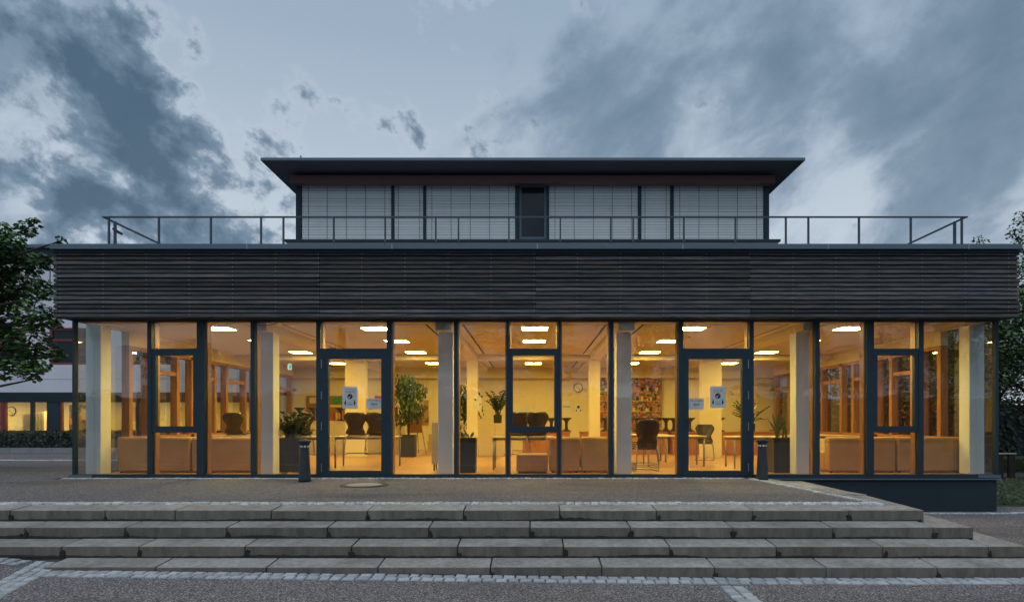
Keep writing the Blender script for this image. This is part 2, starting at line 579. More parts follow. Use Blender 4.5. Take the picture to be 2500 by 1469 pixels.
class MB:
    def __init__(self):
        self.v, self.f = [], []

    def add(self, vs, fs):
        n = len(self.v)
        self.v += [tuple(p) for p in vs]
        self.f += [tuple(i + n for i in q) for q in fs]
        return self

    def box(self, x0, x1, y0, y1, z0, z1):
        return self.add([(x0, y0, z0), (x1, y0, z0), (x1, y1, z0), (x0, y1, z0), (x0, y0, z1), (x1, y0, z1), (x1, y1, z1), (x0, y1, z1)],
                        [(0, 3, 2, 1), (4, 5, 6, 7), (0, 1, 5, 4), (1, 2, 6, 5), (2, 3, 7, 6), (3, 0, 4, 7)])

    def hexa(self, b, t):
        return self.add(list(b) + list(t), [(0, 3, 2, 1), (4, 5, 6, 7), (0, 1, 5, 4), (1, 2, 6, 5), (2, 3, 7, 6), (3, 0, 4, 7)])

    def lathe(self, prof, cx, cy, cz, n=16):
        vs, fs = [], []
        for r, z in prof:
            for k in range(n):
                a = 2 * math.pi * k / n
                vs.append((cx + r * math.cos(a), cy + r * math.sin(a), cz + z))
        for i in range(len(prof) - 1):
            for k in range(n):
                fs.append((i * n + k, i * n + (k + 1) % n, (i + 1) * n + (k + 1) % n, (i + 1) * n + k))
        fs.append(tuple(range(n - 1, -1, -1)))
        fs.append(tuple((len(prof) - 1) * n + k for k in range(n)))
        return self.add(vs, fs)

    def disc(self, cx, cy, cz, r, th, n=24, axis='y'):
        """short cylinder along an axis"""
        vs = []
        for s in (0, th):
            for k in range(n):
                a = 2 * math.pi * k / n
                if axis == 'y':
                    vs.append((cx + r * math.cos(a), cy + s, cz + r * math.sin(a)))
                else:
                    vs.append((cx + r * math.cos(a), cy + r * math.sin(a), cz + s))
        fs = [(k, (k + 1) % n, n + (k + 1) % n, n + k) for k in range(n)]
        fs += [tuple(range(n - 1, -1, -1)), tuple(range(n, 2 * n))]
        return self.add(vs, fs)

    def tube(self, pts, r, n=6):
        pts = [Vector(p) for p in pts]
        rs = r if isinstance(r, (list, tuple)) else [r] * len(pts)
        vs, fs = [], []
        for i, p in enumerate(pts):
            d = (pts[min(i + 1, len(pts) - 1)] - pts[max(i - 1, 0)])
            if d.length < 1e-6:
                d = Vector((0, 0, 1))
            d.normalize()
            u = d.cross(Vector((0, 0, 1)))
            if u.length < 0.05:
                u = d.cross(Vector((0, 1, 0)))
            u.normalize()
            w = d.cross(u)
            for k in range(n):
                a = 2 * math.pi * k / n
                vs.append(p + (u * math.cos(a) + w * math.sin(a)) * rs[i])
        for i in range(len(pts) - 1):
            for k in range(n):
                fs.append((i * n + k, i * n + (k + 1) % n, (i + 1) * n + (k + 1) % n, (i + 1) * n + k))
        fs.append(tuple(range(n - 1, -1, -1)))
        fs.append(tuple((len(pts) - 1) * n + k for k in range(n)))
        return self.add(vs, fs)

    def build(self, name, mat, parent=None, local=False, smooth=False, bevel=0.0, segs=2, at=None):
        """one mesh object; coordinates are world (shifted into the parent's frame) unless local"""
        off = Vector((0, 0, 0)) if (parent is None or local) else wloc(parent)
        if at is not None:
            off = off + Vector(at)
        me = bpy.data.meshes.new(name)
        me.from_pydata([(a - off.x, b - off.y, c - off.z) for a, b, c in self.v], [], self.f)
        me.materials.append(mat)
        if smooth:
            me.polygons.foreach_set('use_smooth', [True] * len(me.polygons))
        me.update()
        o = bpy.data.objects.new(name, me)
        COL.objects.link(o)
        if at is not None:
            o.location = at
        if parent is not None:
            o.parent = parent
        if bevel:
            bv = o.modifiers.new('bevel', 'BEVEL')
            bv.width = bevel
            bv.segments = segs
            bv.limit_method = 'ANGLE'
        return o


def tag(o, label=None, cat=None, group=None, kind=None):
    if label:
        o['label'] = label
    if cat:
        o['category'] = cat
    if group:
        o['group'] = group
    if kind:
        o['kind'] = kind
    return o


def thing(name, label, cat, loc=(0, 0, 0), group=None, rz=0.0):
    o = bpy.data.objects.new(name, None)
    COL.objects.link(o)
    o.location = loc
    o.rotation_euler = (0, 0, rz)
    o.empty_display_size = 0.2
    return tag(o, label, cat, group)


def dup(src, loc=None, rz=None, label=None, rot=None, parent=None):
    c = src.copy()
    COL.objects.link(c)
    if parent is not None:
        c.parent = parent
    if loc is not None:
        c.location = loc
    if rz is not None:
        c.rotation_euler = (0, 0, rz)
    if rot is not None:
        c.rotation_euler = rot
    if label:
        c['label'] = label
    for ch in [q for q in src.children]:
        dup(ch, parent=c)
    return c


def box(x0, x1, y0, y1, z0, z1):
    return MB().box(x0, x1, y0, y1, z0, z1)


# ================================================================== SETTING
YF = 11.45      # facade plane


def zlow(x, y):
    z = -0.632
    if x < 2:
        z += 0.0112 * (2 - x)
    if x < -5.2:
        z += 0.085 * min(-5.2 - x, 5.0)
    if y > 30:
        z -= 0.0
    return z


# lower forecourt and everything out to the horizon: one sheet
xs = [-400, -120, -60, -40, -25, -18, -14] + [-11 + i * 0.5 for i in range(35)] + [8, 12, 20, 40, 120, 400]
ys = [-400, -100, -40, -20, -10, -4, 0] + [2 + i * 0.5 for i in range(20)] + [13, 16, 20, 25, 30, 45, 80, 160, 500]
vs = [(x, y, zlow(x, y) - (0.0 if y < 9 or x > 4 else 0.25)) for y in ys for x in xs]
nx = len(xs)
fs = [(j * nx + i, j * nx + i + 1, (j + 1) * nx + i + 1, (j + 1) * nx + i) for j in range(len(ys) - 1) for i in range(nx - 1)]
g = MB().add(vs, fs).build('ground', m_asph)
tag(g, 'dark speckled asphalt forecourt in front of the steps', kind='structure')

# terrace in front of the glass, running on into the yard at the far end
def zter(y):
    return -0.012 * max(0.0, min(1.0, (11.4 - y) / 3.2))


TX0, TX1 = 4.42, 4.66      # right edge of the asphalt at facade / at steps
tv = [(-45, 8.13, zter(8.13)), (4.40, 8.13, zter(8.13)), (3.95, 11.20, 0), (-45, 11.20, 0)]
mt = MB()
ny = 8
rows = []
for j in range(ny + 1):
    y = 8.13 + (11.20 - 8.13) * j / ny
    xr = 4.40 + (3.95 - 4.40) * j / ny
    rows.append([(x, y, zter(y)) for x in (-45, -20, -10, -5, 0, xr)])
vs = [p for r_ in rows for p in r_]
fs = [(j * 6 + i, j * 6 + i + 1, (j + 1) * 6 + i + 1, (j + 1) * 6 + i) for j in range(ny) for i in range(5)]
mt.add(vs, fs)
mt.add([(-45, 11.20, 0), (-8.75, 11.20, 0), (-8.75, 25.4, -0.19), (-45, 25.4, -0.19)], [(0, 1, 2, 3)])
ter = mt.build('terrace_pavement', m_asph2)
tag(ter, 'grey asphalt terrace between the steps and the glass front', kind='structure')
# terrace body under the asphalt (its edge wall by the plinth)
tb = MB()
tb.hexa([(-45, 8.0, -0.9), (4.85, 8.0, -0.9), (4.36, 11.3, -0.9), (-45, 11.3, -0.9)],
        [(-45, 8.0, -0.03), (4.85, 8.0, -0.03), (4.36, 11.3, -0.03), (-45, 11.3, -0.03)])
tag(tb.build('terrace_retaining_wall', m_conc), 'concrete body carrying the terrace edge', kind='structure')

# lawn and path on the right behind the pavilion
lw = MB().add([(8.8, 12.15, -0.622), (200, 12.15, -0.622), (200, 200, -0.622), (8.8, 200, -0.622)], [(0, 1, 2, 3)])
tag(lw.build('lawn', m_grass), 'dark mown lawn beside the pavilion', kind='structure')
pt = MB().add([(9.0, 18.4, -0.614), (60, 16.5, -0.614), (60, 17.8, -0.614), (9.0, 19.8, -0.614)], [(0, 1, 2, 3)])
tag(pt.build('path', M('pale_gravel_path', (0.20, 0.19, 0.18), (0.15, 0.14, 0.135), 20, 0.95)), 'pale footpath crossing the lawn', kind='structure')

# ------------------------------------------------------------------ steps
random.seed(11)
steps = thing('entrance_steps', 'four wide concrete block steps leading up to the terrace', 'steps', (0, 7.0, -0.63))
D = [7.60, 7.27, 6.94, 6.61]
HT = [1.1157, 1.268, 1.4245, 1.581]      # front-edge drop below the eye
HB = [1.2464, 1.399, 1.5527, 1.72]       # foot of each riser
JOINTS = [
    [-640, -405, -170, 24, 256, 427, 662, 897, 1132, 1367, 1603, 1838, 2073, 2257],
    [-640, -430, -185, 61, 305, 553, 799, 1047, 1294, 1540, 1788, 2034, 2281, 2378],
    [-640, -368, -109, 150, 339, 598, 858, 1117, 1376, 1636, 1896, 2156, 2415, 2508],
    [107, 379, 650, 922, 1197, 1470, 1745, 2018, 2290, 2562, 2655],
]
moss = MB()


def riser_blob(xc, zc, w, h, d, seed):
    """ragged flat cushion of moss on a riser, standing 6-10 mm proud"""
    n = 12
    pts = []
    for k in range(n):
        a = 2 * math.pi * k / n
        r = 0.75 + 0.5 * noise.noise(Vector((math.cos(a) * 1.3 + seed, math.sin(a) * 1.3, seed * 0.7)))
        pts.append((xc + w * r * math.cos(a), zc + h * r * math.sin(a)))
    vs = [(x, d + 0.002, z) for x, z in pts] + [(xc + (x - xc) * 0.8, d - 0.008, zc + (z - zc) * 0.8) for x, z in pts]
    fs = [(k, (k + 1) % n, n + (k + 1) % n, n + k) for k in range(n)] + [tuple(range(n, 2 * n))]
    moss.add(vs, fs)


for i in range(4):
    d, zt, zb = D[i], EYE - HT[i], EYE - HB[i]
    back = 0.36 if i == 0 else D[i - 1] - d + 0.05
    rise_back = 0.024 if i == 0 else (EYE - HB[i - 1]) - zt   # treads fall to the front
    slope = rise_back / (0.35 if i == 0 else D[i - 1] - d)
    js = JOINTS[i]
    for a, b in zip(js[:-1], js[1:]):
        x0, x1 = PX(a, d) + 0.007, PX(b, d) - 0.007
        jt = random.uniform(-0.003, 0.003)
        jd = random.uniform(-0.004, 0.004)
        last = b == js[-1]
        y0, y1 = d + jd, d + back
        if last:
            y1 = d + 1.3
        mb = MB()
        zlo = zb - 0.16
        tf = zt + jt
        tk = zt + jt + slope * min(back, 0.4)
        if last:
            mb.hexa([(x0, y0, zlo), (x1, y0, zlo), (x1, y1, zlo), (x0, y1, zlo)],
                    [(x0, y0, tf), (x1, y0, tf), (x1, y1, tk), (x0, y1, tk)])
        else:
            mb.hexa([(x0, y0, zlo), (x1, y0, zlo), (x1, y1, zlo), (x0, y1, zlo)],
                    [(x0, y0, tf), (x1, y0, tf), (x1, y1, tk), (x0, y1, tk)])
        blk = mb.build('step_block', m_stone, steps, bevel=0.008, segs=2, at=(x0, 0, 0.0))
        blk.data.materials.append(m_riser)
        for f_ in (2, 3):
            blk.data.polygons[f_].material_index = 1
        # moss at the joint
        if i < 3 or x0 > -5:
            if random.random() < 0.9:
                w = random.uniform(0.022, 0.05)
                zz = zb + random.uniform(0.02, 0.05)
                riser_blob(x0 + random.uniform(-.01, .02), zz, w, random.uniform(0.05, 0.08), d - 0.006, random.random() * 90)
            if random.random() < 0.3:
                riser_blob(x0 + random.uniform(-.05, .05), zb + random.uniform(0.04, 0.07), 0.03, 0.02, d - 0.004, random.random() * 90)
    # side returns running back along the right edge
    if i < 3:
        xr = PX(js[-1], d)
        xl = xr - 0.42
        y = d + 1.305
        while y < 11.0:
            y2 = min(y + 1.2, 11.05)
            box(xl, xr, y, y2 - 0.008, zb - 0.16, zt + slope * min(back, 0.4)).build('step_block', m_stone, steps, bevel=0.008, at=(xl, y, 0))
            y = y2
    # ragged dark moss line at the foot of the riser
    x = PX(js[0], d) if i < 3 else PX(390, d)
    xe = PX(js[-1], d)
    pv = []
    while x < xe:
        hgt = 0.014 + 0.034 * max(0, noise.noise(Vector((x * 1.1, i * 7.1, 0))) + 0.15) + 0.020 * abs(noise.noise(Vector((x * 9, i * 3.3, 5))))
        if i == 3:
            hgt *= 0.55
        if x > 2:
            hgt *= 0.6
        pv.append((x, hgt))
        x += 0.04
    zbase = zb - 0.01 if i < 3 else None
    vs, fs = [], []
    for k, (x, h) in enumerate(pv):
        z0 = zbase if zbase is not None else zlow(x, d) - 0.004
        zr = zb if i < 3 else z0
        vs += [(x, d - 0.010, z0), (x, d - 0.010, zr + h * 0.5), (x, d - 0.001, zr + h)]
    for k in range(len(pv) - 1):
        for q in (0, 1):
            fs.append((k * 3 + q, k * 3 + 3 + q, k * 3 + 4 + q, k * 3 + 1 + q))
    moss.add(vs, fs)
mo = moss.build('moss', m_moss, steps)
tag(mo, kind='stuff')
# border slabs along the terrace's right edge, and the mat of cobbles inside them
edge = thing('terrace_border', 'pale concrete slab border along the sloping edge of the terrace', 'kerb', (4.5, 9.5, -0.1))
q0, q1 = (4.87, 8.905), (4.36, 11.28)
for k in range(3):
    ta, tb_ = k / 3, (k + 1) / 3 - 0.004
    xa, ya = q0[0] + (q1[0] - q0[0]) * ta, q0[1] + (q1[1] - q0[1]) * ta
    xb, yb = q0[0] + (q1[0] - q0[0]) * tb_, q0[1] + (q1[1] - q0[1]) * tb_
    za, zb2 = zter(ya) + 0.004, zter(yb) + 0.004
    w = 0.36
    MB().hexa([(xa - w, ya, -0.3), (xa, ya, -0.3), (xb, yb, -0.3), (xb - w, yb, -0.3)],
              [(xa - w, ya, za), (xa, ya, za), (xb, yb, zb2), (xb - w, yb, zb2)]).build('border_slab', m_stone, edge, bevel=0.006)

# ------------------------------------------------------------------ cobbles
random.seed(5)


def cobble_mesh(k):
    random.seed(100 + k)
    j = lambda a: random.uniform(-a, a)
    w, h = 0.5, 0.5
    b = [(-w + j(.05), -h + j(.05), -0.06), (w + j(.05), -h + j(.05), -0.06), (w + j(.05), h + j(.05), -0.06), (-w + j(.05), h + j(.05), -0.06)]
    s = 0.84
    mids = [(x * 0.97, y * 0.97, 0.0) for x, y, _ in b]
    tops = [(x * s, y * s, 0.010 + j(.003)) for x, y, _ in b]
    c = [(j(.1), j(.1), 0.015)]
    m = MB()
    vs = b + mids + tops + c
    fs = []
    for q in range(4):
        r_ = (q + 1) % 4
        fs += [(q, r_, 4 + r_, 4 + q), (4 + q, 4 + r_, 8 + r_, 8 + q), (8 + q, 8 + r_, 12)]
    me = bpy.data.meshes.new('cobblestone')
    me.from_pydata(vs, [], fs)
    me.materials.append(m_cobble)
    return me, vs, fs


CM = [cobble_mesh(k) for k in range(7)]
band_root = tag(bpy.data.objects.new('cobble_band', None), 'pale granite cobble bands framing the foot of the steps', kind='structure')
COL.objects.link(band_root)
band_root.location = (0, 6.4, -0.63)
BL = Vector(band_root.location)
n_cob = 0
stuffm = MB()


def cobble(x, y, z, sx, sy, rz, single=True, target=None):
    global n_cob
    k = random.randrange(len(CM))
    rz += random.uniform(-.07, .07)
    z += random.uniform(-.003, .004)
    if single and n_cob < 300:
        o = bpy.data.objects.new('cobblestone', CM[k][0])
        COL.objects.link(o)
        o.parent = band_root
        o.location = Vector((x, y, z)) - BL
        o.scale = (sx, sy, 1)
        o.rotation_euler = (0, 0, rz)
        n_cob += 1
    else:
        c, s = math.cos(rz), math.sin(rz)
        (target or stuffm).add([(x + px * sx * c - py * sy * s, y + px * sx * s + py * sy * c, z + pz) for px, py, pz in CM[k][1]], CM[k][2])


# two rows along the foot of the lowest step
for row in range(2):
    x = -5.13 - row * 0.03
    yy = 6.61 - 0.075 - row * 0.125
    while x < 6.0:
        w = random.uniform(0.105, 0.15)
        cobble(x + w / 2, yy + random.uniform(-.006, .006), zlow(x, yy) + 0.006, w * 0.90, 0.108, 0)
        x += w
# strip running toward the camera
for c in range(2):
    y = 6.28
    while y > 5.4:
        w = random.uniform(0.09, 0.13)
        # on the photo it leans outwards: heads for the right
        cobble(PX(1768, 6.3) + c * 0.125 + (6.28 - y) * 0.0, y - w / 2, zlow(2, y) + 0.006, 0.112, w * 0.92, 0)
        y -= w
# left: strip running from the third step toward the camera, and the spur along that step's foot
for c in range(3):
    y = 6.92
    while y > 5.55:
        w = random.uniform(0.085, 0.12)
        x = -5.28 - (y - 6.1) * 0.32 + 0.05 + 0.104 * c
        cobble(x, y - w / 2, zlow(x, y) + 0.006, 0.097, w * 0.90, 0.3)
        y -= w
for row in range(2):
    x = -5.60
    while x > -7.4:
        w = random.uniform(0.10, 0.14)
        cobble(x - w / 2, 6.855 - row * 0.112, zlow(x, 6.8) + 0.006, w * 0.90, 0.10, 0)
        x -= w
# bands on the terrace: by the top step, by the right border and along the glass front (too small to pick apart)
for row in range(2):
    x = -9.5
    while x < 4.5 - row * 0.02:
        w = random.uniform(0.10, 0.15)
        y = 7.985 + row * 0.098
        cobble(x + w / 2, y, zter(y) - 0.016 + 0.010, w * 0.93, 0.09, 0, False)
        x += w
for c in range(1):
    y = 8.15
    while y < 11.2:
        w = random.uniform(0.10, 0.14)
        t_ = (y - 8.13) / 3.07
        cobble(4.40 - 0.45 * t_ + 0.06, y + w / 2, zter(y) + 0.002, 0.11, w * 0.93, 0.14, False)
        y += w
x = -8.6
while x < 3.9:
    w = random.uniform(0.10, 0.15)
    cobble(x + w / 2, 11.27, 0.0, w * 0.93, 0.11, 0, False)
    x += w
x = 4.9
while x < 14:
    w = random.uniform(0.10, 0.15)
    yy = 11.2 if x < 8.8 else 11.3 - 0.0 * (x - 8.8)
    cobble(x + w / 2, yy, zlow(x, 11) + 0.004, w * 0.93, 0.11, 0, False)
    x += w
# yard bands by the far building
for yv in (17.6, 17.75):
    x = -26
    while x < -9.2:
        cobble(x + 0.06, yv, -0.19 * (yv - 11.2) / 14.2 + 0.004, 0.12, 0.12, 0, False)
        x += 0.13
st = stuffm.build('cobble_edging', m_cobble_s)
tag(st, 'thin pale cobble edging along terrace, border slabs and glass front', kind='structure')

# manhole
mh = thing('manhole_cover', 'round iron manhole cover with rusty ring set in the terrace', 'manhole cover', (PX(889, 10.15), 10.15, zter(10.15)))
MB().disc(mh.location.x, mh.location.y, mh.location.z + 0.002, 0.40, 0.004, 32, 'z').build('ring', m_rust, mh)
MB().disc(mh.location.x, mh.location.y, mh.location.z + 0.0065, 0.27, 0.006, 32, 'z').build('lid', m_conc, mh)
MB().lathe([(0.275, 0.006), (0.275, 0.012), (0.31, 0.012), (0.31, 0.006)], mh.location.x, mh.location.y, mh.location.z, 32).build('rim', m_iron, mh)

# ================================================================== PAVILION
pav = thing('glass_pavilion', 'single storey school pavilion with glazed front and slatted dark timber fascia', 'building', (0, YF, 0))
XL, XR = PX(180, YF), PX(2434, YF)        # glass corners
YB = 21.9                                 # back wall of the hall
ZC = 2.92                                 # ceiling
# plinth below the floor at the right, where the ground drops
box(-8.45, XR - 0.02, YF - 0.02, YB, -1.0, -0.02).build('plinth', m_plinth, pav)
box(4.0, XR + 0.05, YF - 0.06, YF - 0.02, -0.035, -0.012).build('plinth_flashing', m_alu2, pav)
# floor, ceiling, beams, walls
box(-8.45, XR - 0.1, YF + 0.06, YB, -0.015, 0.02).build('hall_floor', m_floor_in, pav)
box(-8.6, XR + 0.1, YF - 0.05, YB + 0.2, ZC + 0.08, ZC + 0.3).build('ceiling_slab', m_wallin, pav)
colx = [PX(241, 12.05), PX(657, 12.05), PX(1090, 12.05), PX(1520.5, 12.05), PX(1953.5, 12.05), PX(2371.5, 12.05)]
# ceiling panels between the beams with dark shadow joints
bays_x = [(-8.42, colx[1] - 0.16)] + [(colx[k] + 0.16, colx[k + 1] - 0.16) for k in range(1, 4)] + [(colx[4] + 0.16, XR - 0.12)]
bays_y = [(YF + 0.12, 17.2), (17.75, YB - 0.25)]
for (xa, xb) in bays_x:
    for (ya, yb) in bays_y:
        box(xa + 0.22, xb - 0.22, ya + 0.22, yb - 0.22, ZC - 0.02, ZC + 0.02).build('ceiling_panel', m_ceil, pav)
        mj, mm = MB(), MB()
        for q, w, mb_, zz in ((0.22, 0.05, mj, ZC - 0.014), (0.17, 0.17, mm, ZC - 0.02)):
            o_ = q - w
            mb_.box(xa + o_, xb - o_, ya + o_, ya + q, zz, ZC + 0.04)
            mb_.box(xa + o_, xb - o_, yb - q, yb - o_, zz, ZC + 0.04)
            mb_.box(xa + o_, xa + q, ya + q, yb - q, zz, ZC + 0.04)
            mb_.box(xb - q, xb - o_, ya + q, yb - q, zz, ZC + 0.04)
        mj.build('ceiling_joint', m_gap, pav)
        mm.build('ceiling_margin', m_wallin, pav)
ZB = 2.76
for cx in colx[1:5]:
    box(cx - 0.15, cx + 0.15, YF + 0.12, YB, ZB, ZC + 0.075).build('ceiling_beam', m_wallin, pav)
for ya in (17.28,):
    box(-8.4, XR - 0.12, ya, ya + 0.38, ZB + 0.004, ZC + 0.07).build('ceiling_beam', m_wallin, pav)
box(-8.5, XR, YB, YB + 0.2, -0.02, ZC + 0.08).build('back_wall', m_wallin, pav)
box(-8.4, XR - 0.15, YB - 0.35, YB, 2.55, ZC + 0.07).build('wall_downstand', m_wallin, pav)
# corridor pier and niche on the back wall
for xa, xb in ((-3.4, -3.1), (2.35, 2.65), (5.6, 5.95)):
    box(xa, xb, YB - 0.10, YB - 0.002, 0.02, 2.55).build('wall_pilaster', m_wallin, pav)
for cx in colx:
    box(cx - 0.145, cx + 0.145, 11.9, 12.19, 0.02, ZC + 0.07).build('column', m_white, pav, bevel=0.008)
for k, cx in enumerate(colx[1:5]):
    w = 0.28 if k in (0, 3) else 0.15
    cxx = cx + (0.18 if k == 0 else -0.18 if k == 3 else 0)
    box(cxx - w, cxx + w, 17.32, 17.6, 0.02, ZB + 0.002).build('column', m_wallin, pav, bevel=0.008)

# fascia: dark body, boards, red batten, coping
FY = 11.08
FXL, FXR = PX(130, FY), PX(2489, FY)
FZT, FZB = PZ(613, FY), PZ(774, FY)
box(FXL + 0.03, FXR - 0.03, FY + 0.045, FY + 0.30, FZB + 0.01, FZT + 0.05).build('fascia_backing', m_void, pav)
box(FXL + 0.03, FXR - 0.03, FY + 0.045, 22.2, FZB + 0.012, FZB + 0.06).build('soffit', m_void, pav)
box(FXL + 0.03, FXL + 0.09, FY + 0.305, 22.2, FZB + 0.065, FZT + 0.05).build('fascia_backing', m_void, pav)
box(FXR - 0.09, FXR - 0.03, FY + 0.305, 22.2, FZB + 0.065, FZT + 0.05).build('fascia_backing', m_void, pav)
NR = 15
pitch = (FZT - FZB) / NR
random.seed(21)
seams = [130, 780, 1308, 1832, 2489]
proto_boards = {}
screws = MB()
for r_ in range(NR):
    z0 = FZB + r_ * pitch
    for a, b in zip(seams[:-1], seams[1:]):
        x0, x1 = PX(a, FY) + 0.003, PX(b, FY) - 0.003
        L = x1 - x0
        j = random.uniform(-0.004, 0.004)
        h = pitch * random.uniform(0.70, 0.76)
        zz = z0 + pitch * 0.05 + random.uniform(-.002, .002)
        mb = MB()
        # slanted lamella: lower edge stands forward
        mb.hexa([(x0, FY + j - 0.006, zz), (x1, FY + j - 0.006, zz), (x1, FY + j + 0.020, zz + 0.012), (x0, FY + j + 0.020, zz + 0.012)],
                [(x0, FY + j + 0.006, zz + h), (x1, FY + j + 0.006, zz + h), (x1, FY + j + 0.032, zz + h + 0.010), (x0, FY + j + 0.032, zz + h + 0.010)])
        mb.build('cladding_board', m_board, pav, at=(x0, 0, zz))
    # side returns
    for sx in (FXL, FXR - 0.026):
        zz = z0 + pitch * 0.05
        MB().box(sx, sx + 0.026, FY + 0.036, 22.0, zz, zz + pitch * 0.7).build('cladding_board', m_board, pav, at=(sx, FY, zz))
    px = 147
    while px < 2485:
        screws.disc(PX(px, FY), FY - 0.009, z0 + pitch * 0.40, 0.007, 0.01, 6)
        px += 105.2
sco = screws.build('screw_heads', m_screw, pav)
tag(sco, kind='stuff')
for a, b in zip(seams[:-1], seams[1:]):
    box(PX(a, FY) + 0.004, PX(b, FY) - 0.004, FY - 0.008, FY + 0.03, FZT + 0.006, FZT + 0.020).build('top_batten', m_board_red, pav)
CY = 10.98
cop = [121, 603, 957, 1312, 1667, 2022, 2365, 2497]
CZT, CZB = PZ(595, CY), PZ(607, CY)
for a, b in zip(cop[:-1], cop[1:]):
    xa, xb = PX(a, CY) + 0.002, PX(b, CY) - 0.002
    mb = MB().box(xa, xb, CY, CY + 0.02, CZB, CZT)
    mb.box(xa, xb, CY + 0.02, CY + 0.5, CZT - 0.02, CZT)
    mb.build('coping_sheet', m_alu2, pav)
    if a != cop[0]:
        box(PX(a, CY) - 0.010, PX(a, CY) + 0.010, CY - 0.004, CY + 0.012, CZB - 0.004, CZT + 0.002).build('coping_joint', m_joint, pav)
box(FXL, FXR, CY + 0.06, CY + 0.3, CZB - 0.05, CZB + 0.02).build('coping_underside', m_void, pav)
box(FXL + 0.1, FXR - 0.1, CY + 0.4, 22.2, 3.9, 4.0).build('flat_roof', m_conc, pav)
for sx, ex in ((PX(121, CY), PX(121, CY) + 0.5), (PX(2497, CY) - 0.5, PX(2497, CY))):
    box(sx, ex, CY + 0.51, 22.2, CZB, CZT - 0.001).build('coping_sheet', m_alu2, pav)

# facade frames --------------------------------------------------
ZG0, ZG1 = PZ(1157, YF), PZ(785, YF)
box(XL, XR, YF - 0.03, YF + 0.06, 0.0, ZG0).build('bottom_frame_rail', m_alu, pav)
box(XL, XR, YF - 0.03, YF + 0.06, ZG1, FZB + 0.008).build('top_frame_rail', m_alu, pav)
box(XL + 0.06, XR - 0.06, YF + 0.062, YF + 0.2, ZG1 + 0.0, FZB + 0.05).build('timber_head_rail', m_timber, pav)
MULL = [(180, 186), (362.5, 373), (483, 502), (614, 624), (773.7, 784), (945.3, 957), (1109, 1118.4), (1236.5, 1243), (1362.6, 1368.7), (1486.6, 1497.4),
        (1655.5, 1666.7), (1828, 1838.4), (1988.5, 1999), (2114, 2131), (2240, 2252), (2427, 2434)]
for k, (a, b) in enumerate(MULL):
    box(PX(a, YF), PX(b, YF), YF - 0.04, YF + 0.055, ZG0 + 0.002, ZG1 - 0.002).build('mullion', m_alu, pav)
    if 0 < k < len(MULL) - 1:
        xa, xb = PX(a, YF), PX(b, YF)
        xm = (xa + xb) / 2
        w = max(0.05, (xb - xa) * 0.5 + 0.012)
        box(xm - w, xm + w, YF + 0.057, YF + 0.20, 0.022, ZG1 + 0.0 - 0.002).build('timber_post', m_timber, pav)


def pane(xa, xb, za, zb, parent=pav, y=YF + 0.005):
    return box(xa, xb, y, y + 0.016, za, zb).build('glass_pane', m_glass, parent)


for k in range(len(MULL) - 1):
    xa, xb = PX(MULL[k][1], YF), PX(MULL[k + 1][0], YF)
    if k in (1, 7, 13):       # opening casement
        zt0, zt1 = PZ(867, YF), PZ(851, YF)
        zs0, zs1 = PZ(1055, YF), PZ(1040, YF)
        win = thing('casement_window', None, None, ((xa + xb) / 2, YF, 0))
        win.parent = pav
        win.location = ((xa + xb) / 2, 0, 0)
        fx = 0.085
        fr = MB()
        fr.box(xa, xb, YF - 0.03, YF + 0.05, zt0, zt1)
        fr.box(xa, xb, YF - 0.03, YF + 0.05, zs0, zs1)
        fr.box(xa, xa + fx * 0.85, YF - 0.028, YF + 0.048, zs1, zt0)
        fr.box(xb - fx * 0.85, xb, YF - 0.028, YF + 0.048, zs1, zt0)
        fr.build('sash_frame', m_alu, win)
        pane(xa, xb, zt1, ZG1, win)
        pane(xa + fx * 0.85, xb - fx * 0.85, zs1, zt0, win)
        pane(xa, xb, ZG0, zs0, win)
        box(xa + 0.03, xa + 0.05, YF + 0.05, YF + 0.1, 1.25, 1.38).build('handle', m_steel, win)
    elif k in (4, 10):        # door
        zt0, zt1 = PZ(866, YF), PZ(851, YF)
        dr = thing('door', None, None)
        dr.parent = pav
        dr.location = ((xa + xb) / 2, 0, 0)
        ga, gb = (PX(803, YF), PX(932, YF)) if k == 4 else (PX(1680, YF), PX(1810, YF))
        zg0, zg1 = PZ(1148, YF), PZ(876, YF)
        fr = MB()
        fr.box(xa, ga, YF - 0.045, YF + 0.045, 0.03, zt0)
        fr.box(gb, xb, YF - 0.045, YF + 0.045, 0.03, zt0)
        fr.box(ga, gb, YF - 0.045, YF + 0.045, 0.03, zg0)
        fr.box(ga, gb, YF - 0.045, YF + 0.045, zg1, zt0)
        fr.build('door_frame', m_alu, dr)
        box(xa, xb, YF - 0.04, YF + 0.05, zt0 + 0.001, zt1).build('transom_bar', m_alu, dr)
        pane(xa, xb, zt1, ZG1, dr)
        pane(ga, gb, zg0, zg1, dr)
        hx = PX(787.5, YF) if k == 4 else PX(1824.5, YF)
        for a_, b_ in ((878, 899), (955, 975), (1030, 1050), (1130, 1150)):
            MB().tube([(hx, YF - 0.055, PZ(b_, YF)), (hx, YF - 0.055, PZ(a_, YF))], 0.011, 8).build('hinge', m_steel, dr)
        kx = gb + 0.045 if k == 4 else ga - 0.045
        hd = MB().box(kx - 0.015, kx + 0.015, YF - 0.055, YF - 0.046, 0.98, 1.16)
        hd.tube([(kx, YF - 0.05, 1.09), (kx, YF - 0.10, 1.09), (kx + (-0.10 if k == 4 else 0.10), YF - 0.10, 1.085)], 0.010, 6)
        hd.build('handle', m_black, dr)
        box(xa, xb, YF - 0.16, YF - 0.046, 0.002, 0.012).build('threshold', m_steel, dr)
    else:
        pane(xa, xb, ZG0, ZG1)
